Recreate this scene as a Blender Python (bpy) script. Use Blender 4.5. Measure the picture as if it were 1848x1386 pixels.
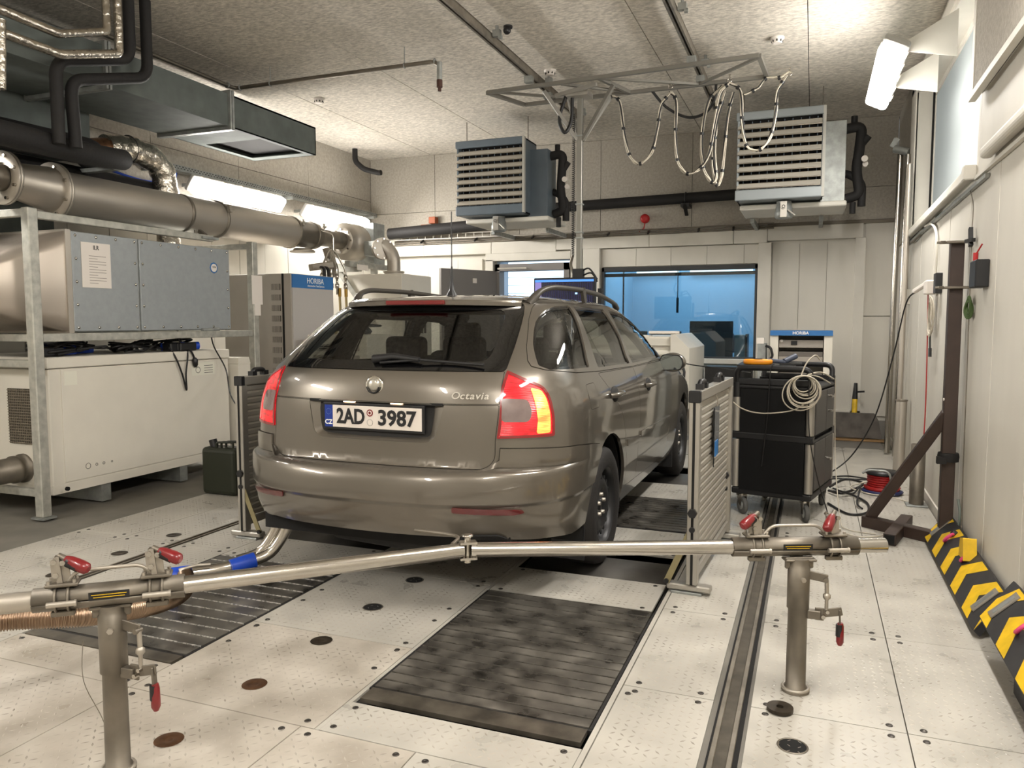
import bpy, bmesh, math, random
import numpy as np
from mathutils import Vector, Matrix, Euler
from mathutils.geometry import delaunay_2d_cdt
PI = math.pi
random.seed(7)
for o in list(bpy.data.objects): bpy.data.objects.remove(o)
SC = bpy.context.scene
COL = SC.collection

# ------------------------------------------------------------------ camera, world, exposure
H_CAM = 1.31
cd = bpy.data.cameras.new('camera'); cam = bpy.data.objects.new('camera', cd); COL.objects.link(cam)
cam.location = (0, 0, H_CAM)
cam.rotation_euler = (math.radians(90-4.65), 0, math.radians(21.2))
cd.sensor_fit = 'HORIZONTAL'; cd.sensor_width = 36.0; cd.lens = 36.0*1395/1848
cd.clip_start = 0.05; cd.clip_end = 100
SC.camera = cam
w = bpy.data.worlds.new('world'); SC.world = w; w.use_nodes = True
w.node_tree.nodes['Background'].inputs[0].default_value = (0.55, 0.62, 0.7, 1)
w.node_tree.nodes['Background'].inputs[1].default_value = 0.25
SC.view_settings.view_transform = 'Standard'; SC.view_settings.look = 'None'
SC.view_settings.gamma = 1; SC.view_settings.use_curve_mapping = False
SC.view_settings.exposure = 0.32
LAMP_W = 26.0          # power of one twin-tube fitting
LAMP_COL = (1.0, 0.955, 0.89)

# ------------------------------------------------------------------ mesh helpers
class MB:
    def __init__(s): s.v = []; s.f = []; s.sm = []; s.M = None
    def add(s, vs, fs, smooth=False):
        n = len(s.v)
        if s.M is not None: vs = [tuple(s.M @ Vector(p)) for p in vs]
        s.v.extend([tuple(p) for p in vs]); s.f.extend([tuple(i+n for i in f) for f in fs])
        s.sm.extend([smooth]*len(fs)); return s
    def box(s, x0, x1, y0, y1, z0, z1):
        v = [(x,y,z) for x in (x0,x1) for y in (y0,y1) for z in (z0,z1)]
        return s.add(v, [(0,1,3,2),(4,6,7,5),(0,4,5,1),(2,3,7,6),(0,2,6,4),(1,5,7,3)])
    def bar(s, p0, p1, w, h=None, up=(0,0,1)):
        h = h or w; p0 = Vector(p0); p1 = Vector(p1); d = (p1-p0).normalized(); u = Vector(up)
        if abs(d.dot(u)) > .99: u = Vector((0,1,0))
        a = d.cross(u).normalized()*w/2; b = a.cross(d).normalized()*h/2
        v = [p+x+y for p in (p0,p1) for (x,y) in ((-a,-b),(a,-b),(a,b),(-a,b))]
        return s.add(v, [(0,1,2,3),(7,6,5,4),(0,4,5,1),(1,5,6,2),(2,6,7,3),(3,7,4,0)])
    def lathe(s, p0, d, prof, seg=20, smooth=True, caps=True):
        p0 = Vector(p0); d = Vector(d).normalized(); u = Vector((0,0,1)) if abs(d.z) < .9 else Vector((1,0,0))
        a = d.cross(u).normalized(); b = d.cross(a).normalized()
        vs = []; fs = []
        for (t, r) in prof:
            for k in range(seg):
                an = 2*PI*k/seg; vs.append(p0+d*t+(a*math.cos(an)+b*math.sin(an))*r)
        for i in range(len(prof)-1):
            for k in range(seg):
                k2 = (k+1)%seg; fs.append((i*seg+k, i*seg+k2, (i+1)*seg+k2, (i+1)*seg+k))
        s.add(vs, fs, smooth)
        if caps:
            for i, rev in ((0, True), (len(prof)-1, False)):
                if prof[i][1] > 1e-5:
                    ring = vs[i*seg:(i+1)*seg]; idx = tuple(range(seg))
                    s.add(ring, [idx[::-1] if not rev else idx], False)
        return s
    def cyl(s, p0, p1, r, r1=None, seg=16, caps=True, smooth=True):
        p0 = Vector(p0); p1 = Vector(p1); L = (p1-p0).length
        return s.lathe(p0, p1-p0, [(0,r),(L, r if r1 is None else r1)], seg, smooth, caps)
    def tube(s, pts, r, seg=8, closed=False, caps=True, rf=None):
        pts = [Vector(p) for p in pts]; n = len(pts); vs = []; fs = []; prev = None
        for i in range(n):
            if closed: t = pts[(i+1)%n]-pts[i-1]
            else: t = pts[min(i+1,n-1)]-pts[max(i-1,0)]
            t.normalize() if t.length > 1e-9 else None
            if prev is None:
                u = Vector((0,0,1)) if abs(t.z) < .9 else Vector((1,0,0)); a = t.cross(u).normalized()
            else:
                a = prev-t*prev.dot(t)
                a = a.normalized() if a.length > 1e-6 else t.orthogonal().normalized()
            prev = a; b = t.cross(a)
            rr = r if rf is None else rf(i/(n-1) if n > 1 else 0)
            for k in range(seg):
                an = 2*PI*k/seg; vs.append(pts[i]+(a*math.cos(an)+b*math.sin(an))*rr)
        m = n if closed else n-1
        for i in range(m):
            j = (i+1)%n
            for k in range(seg):
                k2 = (k+1)%seg; fs.append((i*seg+k, j*seg+k, j*seg+k2, i*seg+k2))
        s.add(vs, fs, True)
        if caps and not closed:
            s.add(vs[:seg], [tuple(range(seg))]); s.add(vs[-seg:], [tuple(range(seg))[::-1]])
        return s
    def prism(s, poly, fn, smooth=False):
        # poly: 2D points; fn(u,v,t) -> 3D with t in {0,1}
        n = len(poly); vs = [fn(u,v,0) for u,v in poly]+[fn(u,v,1) for u,v in poly]
        fs = [tuple(range(n))[::-1], tuple(range(n,2*n))]
        s.add(vs, fs, False)
        s.add(vs, [(i,(i+1)%n,n+(i+1)%n,n+i) for i in range(n)], smooth)
        return s
    def sphere(s, c, r, seg=12, rings=8, sc=(1,1,1)):
        c = Vector(c); vs = []; fs = []
        for i in range(rings+1):
            th = PI*i/rings
            for k in range(seg):
                an = 2*PI*k/seg
                vs.append(c+Vector((math.sin(th)*math.cos(an)*sc[0], math.sin(th)*math.sin(an)*sc[1], math.cos(th)*sc[2]))*r)
        for i in range(rings):
            for k in range(seg):
                k2 = (k+1)%seg; fs.append((i*seg+k, (i+1)*seg+k, (i+1)*seg+k2, i*seg+k2))
        return s.add(vs, fs, True)
    def torus(s, c, n, R, r, seg=24, sub=8):
        n = Vector(n).normalized(); a = n.orthogonal().normalized(); b = n.cross(a)
        return s.tube([Vector(c)+(a*math.cos(2*PI*k/seg)+b*math.sin(2*PI*k/seg))*R for k in range(seg)], r, sub, closed=True)

ORG = {}
def tag(o, label=None, cat=None, group=None, kind=None):
    if label: o['label'] = label
    if cat: o['category'] = cat
    if group: o['group'] = group
    if kind: o['kind'] = kind
    return o
def thing(name, label, cat, loc=(0,0,0), group=None):
    o = bpy.data.objects.new(name, None); COL.objects.link(o); o.location = loc; o.empty_display_size = .1
    ORG[o.name] = Vector(loc); return tag(o, label, cat, group)
def struct(name, loc=(0,0,0)):
    o = bpy.data.objects.new(name, None); COL.objects.link(o); o.location = loc
    ORG[o.name] = Vector(loc); o['kind'] = 'structure'; return o
def mesh_obj(name, me, mat, parent, org):
    if mat is not None: me.materials.append(mat)
    o = bpy.data.objects.new(name, me); COL.objects.link(o)
    if parent is not None: o.parent = parent
    else: o.location = org
    ORG[o.name] = Vector(org); return o
def build(mb, name, mat, parent=None, bevel=0, seg=1, label=None, cat=None, group=None, kind=None, org=None):
    v = np.array(mb.v, float)
    if parent is not None: org = ORG[parent.name]
    elif org is None: org = Vector(((v[:,0].min()+v[:,0].max())/2, (v[:,1].min()+v[:,1].max())/2, v[:,2].min()))
    v = v-np.array(org)
    me = bpy.data.meshes.new(name); me.from_pydata(v.tolist(), [], mb.f)
    me.polygons.foreach_set('use_smooth', mb.sm); me.update()
    o = mesh_obj(name, me, mat, parent, org)
    if bevel:
        b = o.modifiers.new('bevel', 'BEVEL'); b.width = bevel; b.segments = seg; b.limit_method = 'ANGLE'; b.angle_limit = .7
        b.harden_normals = False
    return tag(o, label, cat, group, kind)
def dup(root, delta=(0,0,0), rotz=0, label=None, group=None):
    def cp(o, par):
        c = o.copy(); COL.objects.link(c); ORG[c.name] = ORG[o.name]
        if par is not None: c.parent = par
        for ch in list(o.children): cp(ch, c)
        return c
    r = cp(root, None); r.location = Vector(root.location)+Vector(delta); r.rotation_euler.z = root.rotation_euler.z+rotz
    if label: r['label'] = label
    if group: r['group'] = group
    return r
def copyobj(o, parent, loc, rot=None, scale=None):
    c = o.copy(); COL.objects.link(c); c.parent = parent; c.location = Vector(loc)-ORG[parent.name]
    if rot is not None: c.rotation_euler = rot
    if scale is not None: c.scale = scale
    return c
def spline(pts, n=8):
    P = [Vector(p) for p in pts]; out = []
    for i in range(len(P)-1):
        p0 = P[max(i-1,0)]; p1 = P[i]; p2 = P[i+1]; p3 = P[min(i+2,len(P)-1)]
        for k in range(n):
            t = k/n
            out.append(.5*((2*p1)+(p2-p0)*t+(2*p0-5*p1+4*p2-p3)*t*t+(3*p1-p0-3*p2+p3)*t**3))
    out.append(P[-1]); return out
def bend(pts, r, n=6):       # polyline with rounded corners
    P = [Vector(p) for p in pts]; out = [P[0]]
    for i in range(1, len(P)-1):
        a = (P[i-1]-P[i]); b = (P[i+1]-P[i]); rr = min(r, a.length*.48, b.length*.48)
        p = P[i]+a.normalized()*rr; q = P[i]+b.normalized()*rr
        for k in range(n+1):
            t = k/n; out.append((1-t)**2*p+2*t*(1-t)*P[i]+t*t*q)
    out.append(P[-1]); return out
def text_mesh(s, size, mat, parent, loc, rot, name='lettering', ext=.001, sx=1, align='CENTER', label=None, bold=0, shear=0):
    c = bpy.data.curves.new(name, 'FONT'); c.body = s; c.size = size; c.extrude = ext; c.align_x = align; c.align_y = 'CENTER'
    c.offset = bold; c.shear = shear; c.resolution_u = 3
    t = bpy.data.objects.new(name+'_tmp', c); COL.objects.link(t)
    dg = bpy.context.evaluated_depsgraph_get(); me = bpy.data.meshes.new_from_object(t.evaluated_get(dg))
    bpy.data.objects.remove(t); me.name = name
    R = Matrix.LocRotScale(Vector(loc)-ORG[parent.name], Euler(rot), Vector((sx,1,1)))
    me.transform(R); me.materials.clear(); me.materials.append(mat)
    o = bpy.data.objects.new(name, me); COL.objects.link(o); o.parent = parent; ORG[o.name] = ORG[parent.name]
    return tag(o, label)

# ------------------------------------------------------------------ materials
def lin(c): return tuple((x/12.92 if x <= .04045 else ((x+.055)/1.055)**2.4) for x in c)
def rgb(r, g, b): return lin((r/255, g/255, b/255))
MATS = {}
def mat(name, col, rough=.5, metal=0, noise=0, nscale=20, bump=0, bscale=60, coat=0, spec=.5, stretch=None, emit=None, es=0, col2=None, rn=0, detail=6):
    if name in MATS: return MATS[name]
    m = bpy.data.materials.new(name); m.use_nodes = True; nt = m.node_tree; b = nt.nodes['Principled BSDF']
    b.inputs['Base Color'].default_value = (*col, 1); b.inputs['Roughness'].default_value = rough
    b.inputs['Metallic'].default_value = metal; b.inputs['Coat Weight'].default_value = coat
    b.inputs['Coat Roughness'].default_value = .04; b.inputs['Specular IOR Level'].default_value = spec
    if emit: b.inputs['Emission Color'].default_value = (*emit, 1); b.inputs['Emission Strength'].default_value = es
    L = nt.links
    if noise or bump or rn:
        tc = nt.nodes.new('ShaderNodeTexCoord'); mp = nt.nodes.new('ShaderNodeMapping'); L.new(tc.outputs['Object'], mp.inputs[0])
        if stretch: mp.inputs['Scale'].default_value = stretch
    if noise or rn:
        n = nt.nodes.new('ShaderNodeTexNoise'); n.inputs['Scale'].default_value = nscale; n.inputs['Detail'].default_value = detail
        L.new(mp.outputs[0], n.inputs['Vector'])
    if noise:
        r = nt.nodes.new('ShaderNodeValToRGB'); r.color_ramp.elements[0].position = .32; r.color_ramp.elements[1].position = .68
        c2 = col2 or tuple(x*(1-noise) for x in col)
        r.color_ramp.elements[0].color = (*c2, 1); r.color_ramp.elements[1].color = (*tuple(min(1, x*(1+noise*.4)) for x in col), 1)
        L.new(n.outputs['Fac'], r.inputs[0]); L.new(r.outputs[0], b.inputs['Base Color'])
    if rn:
        mr = nt.nodes.new('ShaderNodeMapRange'); mr.inputs[1].default_value = .3; mr.inputs[2].default_value = .7
        mr.inputs[3].default_value = max(.02, rough-rn); mr.inputs[4].default_value = min(1, rough+rn)
        L.new(n.outputs['Fac'], mr.inputs[0]); L.new(mr.outputs[0], b.inputs['Roughness'])
    if bump:
        n2 = nt.nodes.new('ShaderNodeTexNoise'); n2.inputs['Scale'].default_value = bscale; n2.inputs['Detail'].default_value = 4
        L.new(mp.outputs[0], n2.inputs['Vector']); bp = nt.nodes.new('ShaderNodeBump'); bp.inputs['Strength'].default_value = bump
        bp.inputs['Distance'].default_value = .01; L.new(n2.outputs['Fac'], bp.inputs['Height']); L.new(bp.outputs[0], b.inputs['Normal'])
    MATS[name] = m; return m
def glass(name, tint, gloss=.12, rough=.0):
    m = bpy.data.materials.new(name); m.use_nodes = True; nt = m.node_tree; nt.nodes.clear()
    o = nt.nodes.new('ShaderNodeOutputMaterial'); t = nt.nodes.new('ShaderNodeBsdfTransparent'); g = nt.nodes.new('ShaderNodeBsdfGlossy')
    x = nt.nodes.new('ShaderNodeMixShader'); f = nt.nodes.new('ShaderNodeLayerWeight'); f.inputs[0].default_value = .5; pw = nt.nodes.new('ShaderNodeMath'); pw.operation = 'POWER'; pw.inputs[1].default_value = 4.0
    t.inputs[0].default_value = (*tint, 1); g.inputs['Roughness'].default_value = rough
    a = nt.nodes.new('ShaderNodeMath'); a.operation = 'ADD'; a.use_clamp = True; a.inputs[1].default_value = gloss
    nt.links.new(f.outputs['Facing'], pw.inputs[0]); nt.links.new(pw.outputs[0], a.inputs[0]); nt.links.new(a.outputs[0], x.inputs[0])
    nt.links.new(t.outputs[0], x.inputs[1]); nt.links.new(g.outputs[0], x.inputs[2]); nt.links.new(x.outputs[0], o.inputs[0])
    MATS[name] = m; return m
def emis(name, col, s):
    m = bpy.data.materials.new(name); m.use_nodes = True; nt = m.node_tree; nt.nodes.clear()
    o = nt.nodes.new('ShaderNodeOutputMaterial'); e = nt.nodes.new('ShaderNodeEmission'); e.inputs[0].default_value = (*col, 1); e.inputs[1].default_value = s
    nt.links.new(e.outputs[0], o.inputs[0]); MATS[name] = m; return m

M_board = mat('fibre_cement_board', rgb(172,166,155), .92, noise=.17, nscale=40, bump=.4, bscale=120, stretch=(1,1,1.0), detail=10)
M_ceil = mat('ceiling_wood_wool_board', rgb(216,209,197), .95, noise=.36, nscale=26, bump=.6, bscale=90, detail=12, stretch=(1,2.2,1))
M_panel = mat('cream_sandwich_panel', rgb(208,204,194), .62, noise=.06, nscale=3, stretch=(1,1,.3))
M_panelseam = mat('panel_groove', rgb(214,208,194), .5)
M_trimw = mat('cream_trim', rgb(212,208,198), .62, noise=.06, nscale=4)
M_floorw = mat('painted_tread_plate', rgb(182,178,169), .38, noise=.16, nscale=5, rn=.15, detail=8)
M_floordirty = mat('worn_tread_plate', rgb(184,178,168), .4, noise=.34, nscale=4.5, rn=.15, detail=10, col2=rgb(158,150,138))
M_tread = mat('tread_lozenge', rgb(176,169,158), .3, noise=.3, nscale=7, rn=.1)
M_conc = mat('dark_screed', rgb(118,114,106), .7, noise=.2, nscale=4)
M_gap = mat('dark_gap', rgb(16,15,14), .9)
M_slat = mat('oily_steel_slat', rgb(108,104,97), .38, metal=.35, noise=.5, nscale=7, rn=.2, detail=10, col2=rgb(46,43,39))
M_rib = mat('wet_highlight_rib', rgb(205,202,196), .3, metal=.5, noise=.5, nscale=60, rn=.15)  # wet highlights on the left ribs are put into this brighter colour
M_drum = mat('roller_drum', rgb(92,89,85), .5, metal=.5, noise=.2, nscale=10)
M_rail = mat('rail_steel', rgb(150,143,132), .4, metal=.8, noise=.3, nscale=12)
M_railch = mat('rail_channel', rgb(84,78,68), .6, metal=.4, noise=.4, nscale=15)
M_ss = mat('stainless_steel', rgb(178,171,160), .44, metal=.7, noise=.05, nscale=4, rn=.03)
M_sspol = mat('polished_stainless', rgb(190,185,177), .2, metal=1, noise=.05, nscale=14)
M_ssdark = mat('tarnished_stainless', rgb(128,121,110), .48, metal=.75, noise=.22, nscale=12, rn=.06)
M_galv = mat('galvanised_steel', rgb(160,163,160), .5, metal=.55, noise=.25, nscale=14)
M_galvframe = mat('galvanised_tube', rgb(180,179,170), .5, metal=.4, noise=.25, nscale=20)
M_duct = mat('duct_sheet', rgb(100,106,103), .8, metal=0, spec=.2, noise=.18, nscale=7)
M_bluegrey = mat('zinc_blue_panel', rgb(156,161,163), .45, metal=.25, noise=.06, nscale=24)
M_foil = mat('aluminium_foil_lagging', rgb(205,198,186), .25, metal=1, noise=.2, nscale=20, bump=1.0, bscale=28)
M_black = mat('black_rubber_foam', rgb(24,22,22), .75, bump=.2, bscale=40)
M_blackp = mat('black_plastic', rgb(22,22,24), .42)
M_blackc = mat('black_cable', rgb(20,19,19), .5)
M_whitecab = mat('cream_powdercoat', rgb(216,211,199), .5, noise=.04, nscale=5, bump=.06, bscale=300)
M_greycab = mat('grey_powdercoat', rgb(158,151,142), .55, noise=.05, nscale=5)
M_blue = mat('blue_band', rgb(45,108,170), .4)
M_whitetxt = mat('white_lettering', rgb(235,235,235), .5)
M_blacktxt = mat('black_print', rgb(20,20,22), .6)
M_paper = mat('white_paper', rgb(225,218,210), .6)
M_red = mat('red_plastic', rgb(118,18,24), .3, coat=.3)
M_redpaint = mat('red_paint', rgb(168,24,24), .5)
M_pink = mat('pink_lifting_ring', rgb(214,70,120), .4)
M_yellow = mat('yellow_paint', rgb(226,184,28), .5, noise=.2, nscale=16)
M_blackpaint = mat('black_paint', rgb(46,45,46), .6, noise=.2, nscale=16)
M_brown = mat('brown_primer_steel', rgb(58,44,37), .55, noise=.2, nscale=10)
M_truss = mat('dull_aluminium', rgb(124,121,114), .45, metal=.3)
M_alu = mat('aluminium_profile', rgb(176,172,164), .38, metal=.7)
M_ribbed = mat('ribbed_alu_sheet', rgb(178,173,163), .42, metal=.5)
M_heater = mat('slate_blue_casing', rgb(92,103,112), .42, noise=.08, nscale=8)
M_hblade = mat('louvre_blade', rgb(190,185,174), .35, metal=.35)
M_orange = mat('orange_plastic', rgb(236,150,30), .45)
M_bluesleeve = mat('blue_silicone_sleeve', rgb(24,72,190), .4)
M_bronze = mat('corrugated_bronze_steel', rgb(158,136,116), .3, metal=1, noise=.2, nscale=16)
M_brass = mat('worn_copper_cover', rgb(120,88,64), .45, metal=.8, noise=.4, nscale=25)
M_hole = mat('hole_black', rgb(6,6,6), .9)
M_whitecable = mat('white_cable', rgb(186,178,162), .5)
M_green = mat('jerrycan_green', rgb(36,40,27), .5)
M_screen = mat('dark_screen', rgb(14,16,26), .25, emit=rgb(14,16,40), es=.6)
M_sticker = mat('sticker_white', rgb(222,220,206), .5)
# ------------------------------------------------------------------ room shell
XL, XR, YB, YF, ZC = -5.86, .82, 9.6, -3.2, 3.56
def seams(mb, rects, gap, fn):   # boards laid with open joints
    pass
# floor: base slab, plates, bolts
floor = struct('floor')
build(MB().box(XL-.3, XR+.1, YF-.1, -1.0, -.06, -.012).box(XL-.3, -4.27, -1.0, YB+.2, -.06, -.012).box(-.62, XR+.1, -1, YB+.2, -.06, -.012)
      .box(-4.27, -3.07, -1, YB+.2, -.06, -.012).box(-2.25, -1.45, -1, YB+.2, -.06, -.012)
      .box(-3.07, -2.25, -1, 2.2, -.06, -.012).box(-1.45, -.62, -1, 2.2, -.06, -.012), 'screed', M_conc, floor)
build(MB().box(XL-.3, XR+.1, YF-.1, YB+.2, -1.5, -1.45).box(-3.2,-.5,3.3,3.42,-1.45,-.02).box(-3.2,-.5,7.6,7.7,-1.45,-.02)
      .box(-3.12,-3.05,3.4,7.6,-1.45,-.02).box(-2.26,-2.2,3.4,7.6,-1.45,-.02).box(-1.47,-1.42,3.4,7.6,-1.45,-.02).box(-.64,-.6,3.4,7.6,-1.45,-.02), 'pit_wall', M_gap, floor)
plates = []
def plate(x0, x1, y0, y1, z=0.0, m=M_floorw, tread=True):
    g = .0022
    o = build(MB().box(x0+g, x1-g, y0+g, y1-g, z-.011, z), 'floor_plate', m, floor)
    plates.append((x0, x1, y0, y1, z, tread)); return o
plate(-4.27,-3.87,-1,2.0); plate(-4.27,-3.87,2.0,3.46); plate(-4.27,-3.87,3.46,4.96); plate(-4.27,-3.87,4.96,6.46); plate(-4.27,-3.87,6.46,8.66)
plate(-3.87,-3.49,-1,2.0); plate(-3.87,-3.49,2.0,3.46); plate(-3.87,-3.49,3.46,4.96); plate(-3.87,-3.49,4.96,6.46); plate(-3.87,-3.49,6.46,8.66)
plate(-3.43,-3.07,-1,2.0); plate(-3.43,-3.07,2.0,3.46); plate(-3.43,-3.07,3.46,4.96); plate(-3.43,-3.07,4.96,8.66)
for a, b, c, d in ((-1,2.0,0,1),(2.0,2.2,0,0)):
    plate(-3.07,-2.25,a,b,m=M_floordirty); 
plate(-2.25,-1.51,-1,2.0,m=M_floordirty); plate(-1.51,-1.09,-1,2.0,m=M_floordirty); plate(-1.09,-.62,-1,2.0)
plate(-1.46,-.62,2.0,2.2)
plate(-2.25,-1.46,2.0,2.66,m=M_floordirty); plate(-2.25,-1.46,2.66,3.46); plate(-2.25,-1.46,3.46,4.96); plate(-2.25,-1.46,4.96,6.46); plate(-2.25,-1.46,6.46,8.66)
plate(-.60,-.28,-1,2.66); plate(-.60,-.28,2.66,3.46); plate(-.60,-.28,3.46,4.96); plate(-.60,-.28,4.96,6.46); plate(-.60,-.28,6.46,8.66)
plate(-.16,.32,-1,2.66); plate(-.16,.32,2.66,3.46); plate(-.16,.32,3.46,4.96); plate(-.16,.32,4.96,6.46); plate(-.16,.32,6.46,8.66)
plate(.32,.80,-1,2.66); plate(.32,.80,2.66,3.46); plate(.32,.80,3.46,4.96); plate(.32,.80,4.96,6.46); plate(.32,.80,6.46,8.66)
for x0, x1 in ((-3.07,-2.25),(-1.44,-.64)):
    plate(x0,x1,3.395,3.78); plate(x0,x1,4.25,4.76); plate(x0,x1,5.66,6.2); plate(x0,x1,6.98,8.66)
build(MB().box(-.62,-.602,-1,8.66,-.011,.0005).box(-1.458,-1.442,2.0,8.66,-.011,.0005), 'edge_strip', M_floorw, floor)
# tread lozenges on the plates
rng = np.random.RandomState(3)
P = []
p = .031
for (x0,x1,y0,y1,z,tr) in plates:
    if not tr: continue
    ya, yb = max(y0+.02, 1.2), min(y1-.02, 6.9)
    if yb <= ya: continue
    i0, i1 = math.ceil((x0+.02)/p), math.floor((x1-.02)/p); j0, j1 = math.ceil(ya/p), math.floor(yb/p)
    for i in range(i0, i1+1):
        for j in range(j0, j1+1):
            if j*p > 4.6 and (i*p < -3.4): continue
            P.append((i*p, j*p, z, (i+j)%2))
P = np.array(P); n = len(P)
base = np.array([(-.0125,0,0),(0,-.0036,0),(.0125,0,0),(0,.0036,0),(-.006,0,.0013),(.006,0,.0013)])
ang = np.where(P[:,3] > 0, math.radians(45), math.radians(-45))
c_, s_ = np.cos(ang)[:,None], np.sin(ang)[:,None]
vx = base[None,:,0]*c_-base[None,:,1]*s_+P[:,0:1]; vy = base[None,:,0]*s_+base[None,:,1]*c_+P[:,1:2]; vz = base[None,:,2]+P[:,2:3]+.0002
V = np.stack([vx,vy,vz],-1).reshape(-1,3)
fb = np.array([(0,1,4),(1,2,5),(1,5,4),(2,3,5),(3,0,4),(3,4,5)])
F = (fb[None]+np.arange(n)[:,None,None]*6).reshape(-1,3)
me = bpy.data.meshes.new('tread_pattern'); me.vertices.add(len(V)); me.vertices.foreach_set('co', V.ravel())
me.loops.add(len(F)*3); me.loops.foreach_set('vertex_index', F.ravel()); me.polygons.add(len(F))
me.polygons.foreach_set('loop_start', np.arange(len(F))*3); me.polygons.foreach_set('loop_total', np.full(len(F),3)); me.update(); me.validate()
o = mesh_obj('tread_pattern', me, M_tread, floor, (0,0,0)); o['kind'] = 'stuff'
# bolts: countersunk screws at the plate corners
bolt0 = build(MB().lathe((0,0,0),(0,0,1),[(0,.0115),(.0022,.0105),(.0022,.005),(.0008,.004)],10), 'floor_bolt', mat('bolt_dark', rgb(88,84,80), .4, metal=.8, noise=.4, nscale=60), floor)
bolt0.location = (-.57,2.6,0); nb = 0
done = set()
for (x0,x1,y0,y1,z,tr) in plates:
    for yy in (y0+.035, y1-.035):
        for xx in (x0+.05, x1-.05):
            if yy < 1.3 or yy > 7.5: continue
            if yy > y1 or x1-x0 < .2: continue
            copyobj(bolt0, floor, (xx, yy, 0)); nb += 1
for yy in (2.45,2.62,2.95,3.1): 
    for xx in (-1.51,-2.2): copyobj(bolt0, floor, (xx, yy, 0))
# service covers along the clamp-post lines
def cover(x, y, m, name, r=.045, openh=False):
    mb = MB()
    if openh: mb.lathe((x,y,0),(0,0,1),[(.0012,r+.006),(.003,r+.004),(.003,r-.004),(.001,r-.006)],24); 
    mb.lathe((x,y,0),(0,0,1),[(.0016,r),(.0026,r-.002),(.0026,.014),(.001,.011)],24)
    return build(mb, name, m, floor)
for yy in (1.78,2.18): cover(-1.845, yy, M_brass, 'floor_cover')
M_covd = mat('cover_dark', rgb(66,58,48), .5, metal=.6, noise=.4, nscale=30)
for yy in (2.59,): cover(-1.845, yy, M_covd, 'floor_cover')
for yy in (2.79,3.19,3.59): cover(-3.62, yy, M_covd, 'floor_cover')
for x, y in ((-1.845,2.99),(-1.845,3.39),(-.02,2.45)):
    build(MB().lathe((x,y,0),(0,0,1),[(.0014,.047),(.003,.045),(.003,.043),(.0016,.041)],24,caps=False), 'hole_rim', M_ssdark, floor)
    build(MB().lathe((x,y,0),(0,0,1),[(.0012,.042),(.0013,.001)],24), 'open_hole', M_hole, floor)
# slatted steel covers over the pit
def slats(x0, x1, y0, y1, n, first, name):
    t = thing(name, first, 'floor cover', ((x0+x1)/2,(y0+y1)/2,0))
    pitch = (y1-y0)/n
    for k in range(n):
        build(MB().box(x0,x1,y0+k*pitch+.002,y0+(k+1)*pitch-.008,-.012,.004), 'slat', M_slat, t)
    for k in range(n):
        build(MB().box(x0,x1,y0+(k+1)*pitch-.0075,y0+(k+1)*pitch-.0015,-.012,.0065), 'rib', M_rib if 'wet' in first or 'left' in first else M_slat2, t)
    build(MB().box(x0-.012,x1+.012,y0-.014,y0-.002,-.012,.002).box(x0-.012,x0-.003,y0,y1,-.012,.002).box(x1+.003,x1+.012,y0,y1,-.012,.002), 'rubber_edge', M_black, t)
    return t
M_slat2 = mat('steel_slat_joint', rgb(118,114,107), .4, metal=.7, noise=.5, nscale=40)
t = slats(-1.43,-.635,2.32,3.385,17,'oily dark slatted steel cover in the floor below the right rear bumper','roller_cover')
build(MB().box(-1.43,-.635,2.225,2.31,-.012,.004), 'front_lip', mat('worn_lip', rgb(104,98,88), .42, metal=.5, noise=.4, nscale=9, col2=rgb(60,56,50)), t)
t = slats(-3.05,-2.26,2.28,3.37,13,'bright-ribbed slatted steel cover in the floor at left, under the exhaust hose','roller_cover')
build(MB().box(-3.05,-2.26,2.2,2.265,-.012,.004), 'front_lip', MATS['worn_lip'], t)
slats(-1.43,-.635,4.78,5.64,14,'dark slatted steel cover beside the car between its right wheels','roller_cover')
slats(-3.05,-2.26,4.78,5.64,14,'dark slatted steel cover under the left side of the car','roller_cover')
for (x0,x1,s) in ((-1.42,-.65,'right'),(-3.05,-2.27,'left')):
    for yc, w_ in ((4.015,'rear'),(6.595,'front')):
        t = thing('dyno_roller', 'large grey test roller under the %s %s wheel' % (w_, s), 'roller', ((x0+x1)/2,yc,-1.2))
        build(MB().lathe((x0,yc,-.62),(1,0,0),[(0,.3),(0,.62),(x1-x0,.62),(x1-x0,.3)],64), 'drum', M_drum, t)
        build(MB().cyl((x0-.03,yc,-.62),(x1+.03,yc,-.62),.06), 'shaft', M_ss, t)
# recessed floor rails
def rail(x0, x1, y0, y1, lab):
    t = thing('floor_rail', lab, 'rail', ((x0+x1)/2,(y0+y1)/2,-.01))
    w_ = x1-x0
    build(MB().box(x0,x0+w_*.24,y0,y1,-.01,.006).box(x1-w_*.24,x1,y0,y1,-.01,.006), 'rail_lip', M_rail, t, bevel=.002)
    build(MB().box(x0+w_*.24,x1-w_*.24,y0,y1,-.012,-.004), 'rail_channel', M_railch, t)
    build(MB().box(x1,x1+.014,y0,y1,-.012,-.002).box(x0-.008,x0,y0,y1,-.012,-.002), 'dark_joint', M_gap, t)
rail(-.255,-.185,-.8,8.5,'steel floor rail running from the foreground under the black trolley')
rail(-3.483,-3.437,-.8,8.5,'thin double floor rail at left beside the ribbed barrier')
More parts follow.
